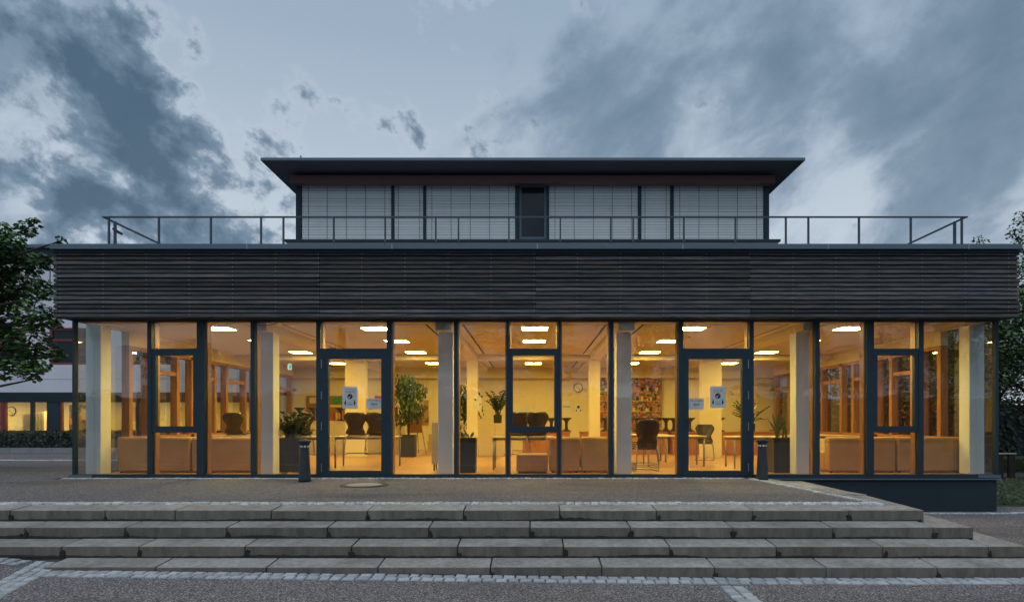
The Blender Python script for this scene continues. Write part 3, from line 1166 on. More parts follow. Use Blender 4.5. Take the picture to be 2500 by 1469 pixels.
# corner shoes
for xa in (PX(174, YF), PX(2384, YF)):
    box(xa, xa + 0.42, YF - 0.05, YF - 0.041, 0.004, 0.055).build('corner_shoe', m_alu2, pav)

# side walls: timber windows over a low sill, first bay fully glazed
for side, xw in ((-1, XL), (1, XR)):
    xi = xw - side * 0.02
    # first bay: full-height glass
    a, b = sorted((xi, xi - side * 0.016))
    box(a, b, YF + 0.06, 12.75, 0.02, FZB).build('glass_pane', m_glass, pav)
    a, b = sorted((xi + side * 0.0, xi - side * 0.16))
    box(a, b, 12.76, YB, -0.02, 0.66).build('sill_wall', m_wallin, pav)
    a2, b2 = sorted((xi + side * 0.005, xi + side * 0.03))
    box(a2, b2, 12.76, YB, -0.9, 0.66).build('outer_cladding', m_plinth, pav)
    box(a, b, 12.76, YB, 2.62, ZC + 0.07).build('window_lintel', m_wallin, pav)
    yy = 12.76
    k = 0
    while yy < YB - 0.5:
        y2 = min(yy + 1.72, YB)
        wn = thing('timber_window', None, None)
        wn.parent = pav
        wn.location = (xi, (yy + y2) / 2 - YF, 0)
        fr = MB()
        fr.box(a, b, yy, yy + 0.11, 0.66, 2.62)
        fr.box(a, b, yy + 0.62, yy + 0.73, 0.66, 2.62)
        fr.box(a, b, yy + 0.11, y2, 0.66, 0.73)
        fr.box(a, b, yy + 0.11, y2, 2.54, 2.62)
        fr.box(a + 0.02, b - 0.02, yy + 0.73, y2, 2.10, 2.19)
        fr.build('window_frame', m_timber, wn)
        c0, c1 = sorted((xi - side * 0.02, xi - side * 0.036))
        box(c0, c1, yy + 0.11, yy + 0.62, 0.73, 2.54).build('glass_pane', m_glass, wn)
        box(c0, c1, yy + 0.73, y2, 0.73, 2.10).build('glass_pane', m_glass, wn)
        box(c0, c1, yy + 0.73, y2, 2.19, 2.54).build('glass_pane', m_glass, wn)
        yy = y2
        k += 1

MB().tube([(PX(604, YF - .06), YF - .08, FZB - 0.012), (PX(618, YF), YF - .08, FZB - 0.05), (PX(640, YF), YF - .08, FZB - 0.10), (PX(665, YF), YF - .08, FZB - 0.10), (PX(690, YF), YF - .08, FZB - 0.03)], 0.006, 5).build('loose_cable', m_black, pav)

# railing on the roof -------------------------------------------------
RY = 11.55
rail = thing('roof_railing', 'dark steel guard railing round the flat roof above the fascia', 'railing', (0, RY, 4.0))
rx0, rx1 = PX(250, RY), PX(2362, RY)
rz = PZ(530, RY)
box(rx0, rx1, RY - 0.02, RY + 0.02, rz - 0.012, rz + 0.012).build('handrail', m_railing, rail)
for sx in (rx0, rx1 - 0.05):
    box(sx, sx + 0.04, RY + 0.021, 17.0, rz - 0.0115, rz + 0.0115).build('handrail', m_railing, rail)
    for yy in (11.75, 13.3, 14.9, 16.4):
        sxx = sx + (0.07 if sx < 0 else -0.06)
        box(sxx, sxx + 0.04, yy, yy + 0.04, 4.0, rz - 0.012).build('post', m_railing, rail)
for p in (266, 388, 515, 637.5, 692, 815, 940.5, 1064, 1119.5, 1242.5, 1368, 1491, 1546, 1669.5, 1795.5, 1918.5, 1973.5, 2097, 2223.5, 2348):
    x = PX(p, RY)
    box(x - 0.014, x + 0.014, RY - 0.018, RY + 0.018, 4.0, rz - 0.0125).build('post', m_railing, rail)
fl = thing('floodlight', 'small floodlight clamped to the railing corner post above the tree side', 'floodlight', (PX(282, 11.9), 11.9, 4.6))
x, y = fl.location.x, fl.location.y
MB().hexa([(x - .03, y - .06, 4.74), (x + .09, y - .06, 4.66), (x + .09, y + .06, 4.66), (x - .03, y + .06, 4.74)],
          [(x - .015, y - .06, 4.78), (x + .105, y - .06, 4.70), (x + .105, y + .06, 4.70), (x - .015, y + .06, 4.78)]).build('lamp_head', m_black, fl)
MB().tube([(x, y, 4.0), (x, y, 4.74)], 0.012).build('bracket', m_black, fl)

# ================================================================== MAIN BUILDING BEHIND
MY = 25.0
mbl = thing('main_school_building', 'long white school block behind the pavilion with red window frames and lit ground floor', 'building', (-10, MY, -0.2))
MXL, MXR = -46.0, 12.0
MZ = 8.05
box(MXL, MXR, MY + 4.2, MY + 14, -0.3, MZ).build('core_wall', m_wallout, mbl)
box(MXL, MXR, MY, MY + 4.19, 1.95, 2.2).build('floor_slab', m_plinth, mbl)
box(MXL, MXR, MY - 0.02, MY + 4.19, MZ - 0.6, MZ - 0.02).build('roof_band', m_plinth, mbl)
box(MXL, MXR + 0.1, MY - 0.1, MY + 14, MZ, MZ + 0.14).build('roof', m_alu2, mbl)
box(MXL, -9.0, MY - 0.05, MY + 4.19, -0.4, -0.02).build('base_slab', m_conc, mbl)
# white walls between windows of the two upper floors
box(MXL, MXR, MY, MY + 0.25, 2.2, 2.72).build('white_wall', m_wallout, mbl)
box(MXL, MXR, MY, MY + 0.25, 2.735, 3.32).build('white_wall', m_wallout, mbl)
box(MXL, MXR, MY, MY + 0.25, 4.82, 6.05).build('white_wall', m_wallout, mbl)
wx = [-44.0 + 3.05 * k for k in range(12)]
prev = MXL
for x in wx:
    xa, xb = x, x + 2.1
    if xb > -10:
        break
    box(prev, xa, MY, MY + 0.25, 3.32, 4.82).build('white_wall', m_wallout, mbl)
    wn = thing('red_window', None, None)
    wn.parent = mbl
    wn.location = (xa + 1.05 + 10, 0, 3.52)
    fr = MB()
    t_ = 0.085
    for (u0, u1, w0, w1) in ((xa, xa + t_, 3.32, 4.82), (xb - t_, xb, 3.32, 4.82), (xa + 1.0, xa + 1.08, 3.32, 4.82), (xa + t_, xb - t_, 3.32, 3.42), (xa + t_, xb - t_, 4.73, 4.82), (xa + t_, xb - t_, 4.28, 4.38)):
        fr.box(u0, u1, MY + 0.06, MY + 0.16, w0 + 0.002, w1 - 0.002)
    fr.build('frame', m_redframe, wn)
    box(xa + t_, xb - t_, MY + 0.11, MY + 0.13, 3.42, 4.73).build('glass_pane', m_glass_dk, wn)
    prev = xb
    bl = thing('blind', None, None)
    bl.parent = mbl
    bl.location = (xa + 1.05 + 10, 0, 6.3)
    mbs = MB()
    for q in range(22):
        z = 6.1 + q * 0.06
        mbs.box(xa + 0.05, xb - 0.05, MY + 0.02, MY + 0.06, z, z + 0.046)
    so_ = mbs.build('slat_curtain', m_blind, bl)
    tag(so_, kind='stuff')
    box(xa - 0.95, xa, MY, MY + 0.25, 6.05, MZ - 0.6).build('white_wall', m_wallout, mbl)
box(prev, MXR, MY, MY + 0.25, 3.32, 4.82).build('white_wall', m_wallout, mbl)
box(-12, MXR, MY, MY + 0.25, 6.05, MZ - 0.6).build('white_wall', m_wallout, mbl)
box(MXL, MXR, MY + 0.3, MY + 0.4, 3.2, MZ - 0.6).build('dark_inner_wall', m_void, mbl)
# lit ground-floor room
box(MXL, -9.0, MY + 4.0, MY + 4.18, -0.02, 1.95).build('room_wall', m_wallin, mbl)
box(-9.0, -8.7, MY - 3.0, MY + 4.18, -0.02, 1.95).build('room_wall', m_wallin, mbl)
box(MXL, -9.0, MY, MY + 0.2, 1.80, 1.945).build('window_head', m_plinth, mbl)
box(MXL, -9.0, MY, MY + 0.2, -0.02, 0.64).build('window_parapet', m_plinth, mbl)
for (a, b, mm) in ((-1, 12, m_redframe), (73, 80, m_alu), (113, 145, m_alu), (146, 150, m_redframe), (178, 186, m_alu), (240, 246, m_alu), (330, 338, m_alu), (420, 428, m_alu), (-120, -110, m_alu), (-220, -210, m_alu)):
    box(PX(a, MY), PX(b, MY), MY + 0.02, MY + 0.14, 0.641, 1.799).build('window_post', mm, mbl)
    
box(MXL, -9.02, MY + 0.07, MY + 0.085, 0.642, 1.798).build('glass_pane', m_glass, mbl)
for x in (-24.5, -21.0, -17.5, -14.0, -11.0):
    box(x - 0.6, x + 0.6, MY + 2.0, MY + 2.5, 1.90, 1.94).build('room_light_panel', m_lamp2, mbl)
# planter wall and hedge in front
pw = MB()
for k in range(16):
    x0 = -34 + k * 1.6
    box(x0, x0 + 1.585, MY - 1.9, MY - 1.7, -0.3, 0.02).build('planter_wall_panel', m_conc, mbl, at=(x0, 0, 0))
# things in the lit room
ckx = PX(25, 28.9)


def clock(x, y, z, r, label):
    c = thing('wall_clock', label, 'clock', (x, y, z - r))
    MB().disc(x, y - 0.04, z, r, 0.038, 28).build('rim', m_black, c)
    MB().disc(x, y - 0.046, z, r * 0.88, 0.005, 28).build('face', m_clockface, c)
    h = MB()
    for k in range(12):
        a = k * math.pi / 6
        cx, cz = x + math.sin(a) * r * 0.74, z + math.cos(a) * r * 0.74
        h.box(cx - r * .035, cx + r * .035, y - 0.049, y - 0.0465, cz - r * .07, cz + r * .07)
    h.build('hour_marks', m_ink, c)
    MB().tube([(x, y - 0.052, z), (x - r * 0.42, y - 0.052, z + r * 0.10)], r * 0.05, 5).build('hour_hand', m_ink, c)
    MB().tube([(x, y - 0.054, z), (x + r * 0.42, y - 0.054, z - r * 0.62)], r * 0.04, 5).build('minute_hand', m_ink, c)
    return c


clock(ckx, 28.98, PZ(1003, 28.9), 0.22, 'round clock on the wall of the lit room behind the tree')
for k, (a, b, c_, d_) in enumerate(((30, 52, 1018, 1045), (56, 68, 1012, 1042))):
    p = box(PX(a, 28.9), PX(b, 28.9), 28.96, 28.99, PZ(d_, 28.9), PZ(c_, 28.9)).build('notice_sheet', m_paper)
    tag(p, ('wide white notice sheet below the clock in the lit room', 'narrow white notice sheet beside the cupboard in the lit room')[k], 'notice')
for k, (a, b, zt_) in enumerate(((62, 95, 1.35), (98, 112, 1.45))):
    cb = thing('cupboard', ('low cream cupboard in the lit room of the white building', 'tall cream cupboard against the dark window pier of the white building')[k], 'cupboard', (PX((a + b) / 2, 27.5), 27.5, -0.02))
    box(PX(a, 27.5), PX(b, 27.5), 27.4, 27.9, -0.02, zt_).build('body', m_cab, cb)
    xm = PX((a + b) / 2, 27.5)
    box(xm - 0.004, xm + 0.004, 27.39, 27.399, 0.1, zt_ - 0.06).build('door_gap', m_gap, cb)
    box(xm + 0.03, xm + 0.045, 27.375, 27.399, 0.9, 1.1).build('handle', m_steel, cb)
pc = thing('painting', 'large colourful abstract painting seen through the corner glass', 'painting', (PX(215, 28.9), 28.95, 0.5))
box(PX(168, 28.9), PX(255, 28.9), 28.93, 28.96, 0.55, 1.75).build('canvas', m_painting, pc)
box(PX(166, 28.9), PX(257, 28.9), 28.961, 28.98, 0.52, 1.78).build('frame', m_cork, pc)

# penthouse ------------------------------------------------------------
PY = 26.2
ph = thing('penthouse_storey', 'top storey with white venetian blinds under a wide flat overhanging roof', 'building', (0, PY, MZ + 0.14))
pxl, pxr = PX(722, PY), PX(1878, PY)
wzb, wzt = PZ(584, PY), PZ(449, PY)
box(pxl + 0.3, pxr - 0.3, PY + 0.25, PY + 9, MZ + 0.1, wzt + 0.5).build('inner_wall', m_void, ph)
box(pxl, PX(735, PY), PY, PY + 9, MZ + 0.1, wzt + 0.3).build('end_wall', m_alu, ph)
box(PX(1866, PY), pxr, PY, PY + 9, MZ + 0.1, wzt + 0.3).build('end_wall', m_alu, ph)
for a, b in ((955, 962), (1033, 1040), (1258, 1268), (1334, 1340), (1558, 1566), (1637, 1645)):
    box(PX(a, PY), PX(b, PY), PY + 0.0, PY + 0.16, wzb, wzt).build('window_post', m_alu, ph)
box(PX(695, 25.6), PX(1905, 25.6), 25.55, PY + 0.2, PZ(590, 25.6), PZ(584.5, 25.6)).build('sill_ledge', m_alu, ph)
box(PX(700, 25.6), PX(1900, 25.6), 25.62, PY + 0.1, MZ + 0.12, PZ(590.5, 25.6)).build('base_upstand', m_grey, ph)
ds = thing('balcony_door', None, None)
ds.parent = ph
ds.location = (0.1, 0, 0.2)
xa, xb = PX(1268, PY), PX(1334, PY)
fr = MB()
for (u0, u1, w0, w1) in ((xa, xa + 0.09, wzb, wzt), (xb - 0.09, xb, wzb, wzt), (xa + 0.09, xb - 0.09, wzb, wzb + 0.12), (xa + 0.09, xb - 0.09, wzt - 0.12, wzt)):
    fr.box(u0, u1, PY + 0.05, PY + 0.13, w0, w1)
fr.build('frame', m_alu2, ds)
box(xa + 0.09, xb - 0.09, PY + 0.09, PY + 0.11, wzb + 0.12, wzt - 0.12).build('glass_pane', m_glass_dk, ds)
slat_me = {}
for (a, b, cords) in ((736, 955, (752, 798, 845, 892, 939)), (962, 1033, (972, 1024)), (1040, 1258, (1054, 1101, 1148, 1195, 1242)),
                      (1340, 1558, (1355, 1402, 1449, 1495, 1542)), (1566, 1637, (1575, 1627)), (1645, 1865, (1660, 1707, 1754, 1801, 1848))):
    x0, x1 = PX(a, PY) + 0.01, PX(b, PY) - 0.01
    bl = thing('venetian_blind', None, None)
    bl.parent = ph
    bl.location = ((x0 + x1) / 2, 0, wzb - ph.location.z)
    n = 34
    dz = (wzt - wzb) / n
    first = None
    for k in range(n):
        if first is None:
            hw = (x1 - x0) / 2
            mb = MB().hexa([(-hw, -0.020, 0.002), (hw, -0.020, 0.002), (hw, 0.012, 0.008), (-hw, 0.012, 0.008)],
                           [(-hw, -0.006, dz * 0.86), (hw, -0.006, dz * 0.86), (hw, 0.016, dz * 0.90), (-hw, 0.016, dz * 0.90)])
            first = mb.build('slat', m_blind, bl, local=True)
            first.location = (0, 0.06, 0)
        else:
            s = first.copy()
            COL.objects.link(s)
            s.location = (0, 0.06, k * dz + random.uniform(-.003, .003))
            s.rotation_euler = (random.uniform(-.09, .09), random.uniform(-.0012, .0012), 0)
    for c in cords:
        xx = PX(c, PY)
        box(xx - 0.009, xx + 0.009, PY + 0.032, PY + 0.038, wzb, wzt).build('ladder_cord', m_cord, bl)
# roof plate with deep eaves
EYY = PY * 0.94
ez = PZ(392, EYY)
ezt = PZ(385, EYY)
ex0, ex1 = PX(636, EYY), PX(1966, EYY)
box(ex0, ex1, EYY, PY + 10, ez + 0.004, ezt).build('roof_plate', m_alu2, ph)
box(ex0 + 0.04, ex1 - 0.04, EYY + 0.06, PY + 10, ez - 0.02, ez).build('soffit', m_soffit, ph)
box(PX(707, PY - .5), PX(1893, PY - .5), PY - 0.5, PY - 0.2, PZ(447, PY - .5), PZ(428, PY - .5)).build('eaves_beam', m_beam_red, ph)
box(pxl + .01, pxr - .01, PY - 0.19, PY + 0.24, wzt + 0.004, ez - 0.021).build('header_panel', m_soffit, ph)
for p, h in ((734, 0.22), (1875, 0.12)):
    x = PX(p, EYY + .4)
    r0 = MB().tube([(x, EYY + .4, ezt), (x + .01, EYY + .4, ezt + h)], 0.018, 6)
    r0.disc(x + .01, EYY + .38, ezt + h, 0.03, 0.04, 8)
    r0.build('lightning_rod', m_railing, ph)

# ================================================================== HALL: lights and signs
LX = [-6.2, -3.1, 0.08, 3.2, 6.35]
LY = [12.22, 14.2, 16.55, 19.75]
COLN = ['first', 'second', 'middle', 'fourth', 'last']
ROWN = ['front row by the glass', 'second row from the glass', 'third row from the glass', 'rear row near the back wall']
lp = None
for j, y in enumerate(LY):
    for i, x in enumerate(LX):
        lab = 'flat square ceiling light, %s from the tree side, %s' % (COLN[i], ROWN[j])
        if lp is None:
            lp = thing('ceiling_light', lab, 'ceiling light', (x, y, ZC - 0.022), 'square ceiling lights in the hall')
            MB().box(-0.25, 0.25, -0.22, 0.22, -0.012, -0.004).build('light_panel', m_lamp, lp, local=True)
            fr = MB()
            for (a, b, c, d) in ((-0.27, 0.27, -0.24, -0.22), (-0.27, 0.27, 0.22, 0.24), (-0.27, -0.25, -0.22, 0.22), (0.25, 0.27, -0.22, 0.22)):
                fr.box(a, b, c, d, -0.014, 0.0)
            fr.build('frame', m_white, lp, local=True)
        else:
            dup(lp, (x, y, ZC - 0.022), None, lab)
for px, lab in ((888, 'grey sign box hanging above the left glass door'), (1721, 'grey sign box hanging above the right glass door')):
    s = thing('hanging_sign', lab, 'sign', (PX(px, 12.0), 12.0, 2.78))
    x = s.location.x
    box(x - 0.12, x + 0.12, 12.0, 12.04, PZ(799, 12), PZ(788, 12)).build('sign_box', m_reflect, s)
    box(x - 0.105, x + 0.105, 11.994, 11.999, PZ(798, 12), PZ(789, 12)).build('sign_face', m_grey, s)
    box(x - 0.005, x + 0.005, 12.015, 12.025, PZ(788, 12), ZC - 0.02).build('bracket', m_steel, s)
ex = thing('exit_sign', 'small green emergency exit sign hanging near the column', 'exit sign', (PX(707, 16), 16.0, 2.3))
x = ex.location.x
box(x - 0.05, x + 0.05, 16.0, 16.02, PZ(902, 16), PZ(888, 16)).build('sign_body', m_exitw, ex)
box(x - 0.02, x + 0.045, 15.994, 15.999, PZ(900, 16), PZ(890, 16)).build('sign_field', m_exit, ex)
MB().tube([(x, 16.01, PZ(888, 16)), (x, 16.01, ZC - 0.02)], 0.006).build('rod', m_steel, ex)

# ---- papers on the doors
def text(body, x, y, z, size, mat, parent):
    cu = bpy.data.curves.new('lettering', 'FONT')
    cu.body = body
    cu.size = size
    cu.align_x = 'CENTER'
    cu.extrude = 0.0004
    cu.materials.append(mat)
    o = bpy.data.objects.new('lettering', cu)
    COL.objects.link(o)
    bpy.context.view_layer.update()
    me = bpy.data.meshes.new_from_object(o.evaluated_get(bpy.context.evaluated_depsgraph_get()))
    bpy.data.objects.remove(o)
    o = bpy.data.objects.new('lettering', me)
    COL.objects.link(o)
    o.parent = parent
    o.location = Vector((x, y, z)) - wloc(parent)
    o.rotation_euler = (R(90), 0, 0)
    return o


def lines(mb, x0, x1, z, h, y, seed):
    random.seed(seed)
    x = x0
    while x < x1:
        w = random.uniform(0.010, 0.03)
        mb.box(x, min(x + w, x1), y - 0.0006, y, z, z + h)
        x += w + 0.006


def mask_poster(px0, px1, py0, py1, lab, y=YF - 0.002):
    x0, x1, z0, z1 = PX(px0, YF), PX(px1, YF), PZ(py1, YF), PZ(py0, YF)
    p = thing('poster', lab, 'poster', ((x0 + x1) / 2, y, z0))
    w, h, cx = x1 - x0, z1 - z0, (x0 + x1) / 2
    box(x0, x1, y - 0.001, y, z0, z1).build('sheet', m_paper, p)
    yy = y - 0.0016
    a = MB()
    lines(a, x0 + w * .18, x1 - w * .08, z0 + h * .88, h * .022, yy, 3)
    a.build('small_print', m_inkgrey, p)
    a = MB()
    lines(a, x0 + w * .2, x1 - w * .2, z0 + h * .80, h * .028, yy, 4)
    lines(a, x0 + w * .2, x1 - w * .2, z0 + h * .735, h * .028, yy, 5)
    a.build('red_print', m_inkred, p)
    r = w * 0.175
    MB().disc(cx, yy - 0.0006, z0 + h * .555, r, 0.0012, 24).build('round_symbol', m_ink, p)
    a = MB()
    zc = z0 + h * .555
    a.add([(cx - r * .65, yy - 0.001, zc + r * .05), (cx - r * .05, yy - 0.001, zc - r * .15), (cx + r * .02, yy - 0.001, zc - r * .6), (cx - r * .45, yy - 0.001, zc - r * .55)], [(0, 3, 2, 1)])
    a.add([(cx + r * .1, yy - 0.001, zc + r * .5), (cx + r * .45, yy - 0.001, zc + r * .35), (cx + r * .3, yy - 0.001, zc - r * .1)], [(0, 2, 1)])
    a.build('mask_mark', m_paper, p)
    for sx in (-1, 1):
        fx = cx + sx * w * .31
        b = MB()
        b.disc(fx, yy - 0.0005, z0 + h * .355, w * .035, 0.001, 12)
        b.add([(fx - w * .075, yy - .0005, z0 + h * .255), (fx - w * .03, yy - .0005, z0 + h * .20), (fx - w * .03, yy - .0005, z0 + h * .15), (fx + w * .03, yy - .0005, z0 + h * .15),
               (fx + w * .03, yy - .0005, z0 + h * .20), (fx + w * .075, yy - .0005, z0 + h * .255), (fx + w * .03, yy - .0005, z0 + h * .325), (fx - w * .03, yy - .0005, z0 + h * .325)], [(0, 1, 2, 3, 4, 5, 6, 7)])
        b.build('figure_symbol', m_ink, p)
    b = MB()
    b.box(cx - w * .15, cx + w * .15, yy - .0006, yy, z0 + h * .175, z0 + h * .205)
    for s in (-1, 1):
        b.add([(cx + s * w * .19, yy - .0005, z0 + h * .19), (cx + s * w * .14, yy - .0005, z0 + h * .165), (cx + s * w * .14, yy - .0005, z0 + h * .215)], [(0, 1, 2)])
    b.build('distance_arrow', m_ink, p)
    a = MB()
    lines(a, cx - w * .14, cx + w * .14, z0 + h * .27, h * .03, yy, 6)
    lines(a, cx - w * .36, cx + w * .36, z0 + h * .40, h * .012, yy, 7)
    a.build('small_print', m_inkgrey, p)
    return p


def arrow_sheet(px0, px1, py0, py1, lab, y=YF - 0.002):
    x0, x1, z0, z1 = PX(px0, YF), PX(px1, YF), PZ(py1, YF), PZ(py0, YF)
    p = thing('notice_sheet', lab, 'notice', ((x0 + x1) / 2, y, z0))
    w, h, cx = x1 - x0, z1 - z0, (x0 + x1) / 2
    box(x0, x1, y - 0.001, y, z0, z1).build('sheet', m_paper, p)
    yy = y - 0.0016
    text('Kein Eingang', cx, yy, z0 + h * .76, h * .20, m_ink, p)
    b = MB()
    zc = z0 + h * .46
    b.add([(cx - w * .25, yy, zc), (cx - w * .04, yy, zc - h * .22), (cx - w * .04, yy, zc - h * .11), (cx + w * .22, yy, zc - h * .11),
           (cx + w * .22, yy, zc + h * .11), (cx - w * .04, yy, zc + h * .11), (cx - w * .04, yy, zc + h * .22)], [(0, 1, 2, 3, 4, 5, 6)])
    b.build('arrow', m_inkblue, p)
    a = MB()
    lines(a, cx - w * .28, cx + w * .28, z0 + h * .13, h * .05, yy, 9)
    a.build('small_print', m_inkgrey, p)
    return p


mask_poster(836, 873, 943.5, 997, 'mask and distance poster on the left glass door')
mask_poster(1733.5, 1771.5, 942.5, 995, 'mask and distance poster on the right glass door')
arrow_sheet(894.5, 932, 972, 998, 'white sheet with blue arrow reading Kein Eingang on the left glass door')
arrow_sheet(1681, 1718.5, 973, 999, 'white sheet with blue arrow reading Kein Eingang on the right glass door')

# ---- bollards
bprof = [(0.108, 0.0), (0.104, 0.05), (0.088, 0.30), (0.074, 0.56), (0.072, 0.62), (0.080, 0.655), (0.104, 0.69), (0.112, 0.705), (0.104, 0.722), (0.05, 0.735), (0.001, 0.738)]
bo = None
for (px, d, lab) in ((744, 10.72, 'black tapered bollard in front of the planter by the left glass door'), (1861, 11.05, 'black tapered bollard at the corner of the terrace border')):
    if bo is None:
        bo = thing('bollard', lab, 'bollard', (PX(px, d), d, zter(d)), 'black bollards on the terrace')
        MB().lathe(bprof, 0, 0, 0, 24).build('post', m_black, bo, local=True, smooth=True)
        for k in range(8):
            rf = MB()
            a0, a1 = k * math.pi / 4 + 0.15, (k + 1) * math.pi / 4 - 0.15
            ring = [(math.cos(a), math.sin(a)) for a in (a0, (a0 + a1) / 2, a1)]
            vs = [(p[0] * r, p[1] * r, z) for z in (0.600, 0.630) for r in (0.070, 0.0775) for p in ring]
            rf.add(vs, [(3, 4, 10, 9), (4, 5, 11, 10), (0, 1, 4, 3), (1, 2, 5, 4), (6, 9, 10, 7), (7, 10, 11, 8), (0, 3, 9, 6), (2, 8, 11, 5)])
            rf.build('reflector', m_reflect, bo, local=True)
    else:
        dup(bo, (PX(px, d), d, zter(d)), 0.35, lab)

# ================================================================== HALL: furniture
FZ = 0.02


def sofa(x0, x1, lab, y=12.28, h=0.735):
    s = thing('sofa', lab, 'sofa', ((x0 + x1) / 2, y, FZ), 'upholstered sofas along the glass')
    box(x0, x1, y, y + 0.22, FZ + 0.02, h).build('backrest', m_sofa, s, bevel=0.045, segs=3)
    box(x0 + 0.01, x1 - 0.01, y + 0.222, y + 0.8, FZ + 0.05, 0.42).build('seat', m_sofa, s, bevel=0.04, segs=3)
    for xa in (x0 + 0.05, x1 - 0.09):
        for ya in (y + 0.04, y + 0.7):
            box(xa, xa + 0.04, ya, ya + 0.04, FZ, FZ + 0.05).build('foot', m_black, s)
    return s


sofa(PX(284, 12.28), PX(463, 12.28), 'ochre sofa beside the outermost column on the tree side')
sofa(PX(466, 12.28), PX(632, 12.28), 'ochre sofa between the thin column and the casement window nearest the tree', h=0.73)
sofa(PX(1341, 12.28), PX(1416, 12.28), 'narrow ochre sofa just right of the ottoman')
sofa(PX(1419, 12.28), PX(1518, 12.28), 'narrow ochre sofa touching the column behind the chair stack')
sofa(PX(2024, 12.28), PX(2188, 12.28), 'ochre sofa right of the snake plant column')
sofa(PX(2191, 12.28), PX(2350, 12.28), 'ochre sofa against the outermost column at the plinth end')
ot = thing('ottoman', 'low ochre upholstered ottoman in front of the middle table', 'ottoman', (PX(1299, 12.1), 12.3, FZ))
box(PX(1261, 12.1), PX(1338, 12.1), 12.1, 12.6, FZ + 0.03, 0.40).build('cushion', m_sofa, ot, bevel=0.03, segs=3)
box(PX(1265, 12.1), PX(1334, 12.1), 12.13, 12.57, FZ, FZ + 0.03).build('base', m_black, ot)

# tables
tl = []


def table(x0, x1, y0, y1, lab, h=0.715):
    t = thing('table', lab, 'table', ((x0 + x1) / 2, (y0 + y1) / 2, FZ), 'pale tables with steel legs')
    box(x0, x1, y0, y1, h - 0.028, h).build('table_top', m_tabletop, t, bevel=0.006)
    a = MB()
    a.box(x0 + .05, x1 - .05, y0 + .05, y0 + .075, h - .07, h - .029)
    a.box(x0 + .05, x1 - .05, y1 - .075, y1 - .05, h - .07, h - .029)
    a.box(x0 + .05, x0 + .075, y0 + .076, y1 - .076, h - .07, h - .029)
    a.box(x1 - .075, x1 - .05, y0 + .076, y1 - .076, h - .07, h - .029)
    a.build('apron', m_tube, t)
    for xx in (x0 + .05, x1 - .05):
        for yy in (y0 + .05, y1 - .05):
            MB().tube([(xx, yy, FZ), (xx, yy, h - .03)], 0.02, 10).build('leg', m_tube, t, smooth=True)
    return t


table(-5.75, -4.45, 13.05, 13.75, 'pale table behind the bushy planter')
table(-4.38, -2.98, 13.55, 14.25, 'pale table with two shell chairs hung on it')
table(-0.84, 0.50, 12.95, 13.65, 'pale table behind the ottoman')
table(2.05, 3.42, 15.3, 16.0, 'pale table behind the chair stack')
table(2.62, 3.98, 13.9, 14.6, 'pale table beside the right glass door')
table(4.36, 5.75, 13.25, 13.95, 'pale table behind the right bollard')
table(-7.7, -6.3, 14.2, 14.9, 'pale table behind the sofas nearest the tree')
table(6.15, 7.55, 14.3, 15.0, 'pale table behind the sofas at the plinth end')


# chair ---------------------------------------------------------------
def make_chair(lab, loc, rz=0.0):
    c = thing('chair', lab, 'chair', loc, 'dark shell chairs')
    c.rotation_euler = (0, 0, rz)
    prof = []      # (y, z, half width)
    for k in range(25):
        t = k / 24
        if t < 0.45:
            u = t / 0.45
            prof.append((0.22 - 0.38 * u, 0.455 - 0.03 * math.sin(u * math.pi * 0.8) + (0.0 if u > .1 else -0.01), 0.205 + 0.012 * math.sin(u * math.pi)))
        elif t < 0.62:
            u = (t - 0.45) / 0.17
            a = u * math.pi / 2 * 0.92
            prof.append((-0.16 - 0.07 * math.sin(a), 0.437 + 0.075 * (1 - math.cos(a)), 0.215 - 0.01 * u))
        else:
            u = (t - 0.62) / 0.38
            wd = 0.205 - 0.045 * math.sin(min(1, u / 0.3) * math.pi / 2) + 0.09 * max(0, min(1, (u - 0.3) / 0.4)) ** 0.8 - 0.075 * (max(0, u - 0.72) / 0.28) ** 2
            prof.append((-0.23 - 0.07 * u, 0.515 + 0.42 * u, wd))
    vs, fs = [], []
    NW = 8
    for (y, z, hw) in prof:
        for q in range(NW + 1):
            s = q / NW * 2 - 1
            dish = 0.035 * s * s
            isback = max(0, min(1, (z - 0.46) / 0.1))
            vs.append((s * hw, y + dish * isback * 1.2, z + dish * (1 - isback) * 0.5))
    for i in range(len(prof) - 1):
        for q in range(NW):
            a = i * (NW + 1) + q
            fs.append((a, a + 1, a + NW + 2, a + NW + 1))
    sh = MB().add(vs, fs).build('shell', m_shell, c, local=True, smooth=True)
    sm = sh.modifiers.new('thick', 'SOLIDIFY')
    sm.thickness = 0.014
    for s in (-1, 1):
        MB().tube([(s * .16, 0.14, 0.43), (s * .185, -0.05, 0.425), (s * .20, -0.16, 0.40), (s * .215, -0.21, 0.34), (s * .235, -0.25, 0.10), (s * .238, -0.235, 0.03), (s * .238, -0.19, 0.014), (s * .238, 0.22, 0.014), (s * .225, 0.255, 0.014), (s * .19, 0.27, 0.014)],
                  0.0115, 8).build('skid_frame', m_tube, c, local=True, smooth=True)
    MB().tube([(-.192, 0.27, 0.014), (.192, 0.27, 0.014)], 0.0113, 8).build('cross_bar', m_tube, c, local=True)
    MB().tube([(-.165, 0.10, 0.428), (.165, 0.10, 0.428)], 0.0113, 8).build('cross_bar', m_tube, c, local=True)
    return c


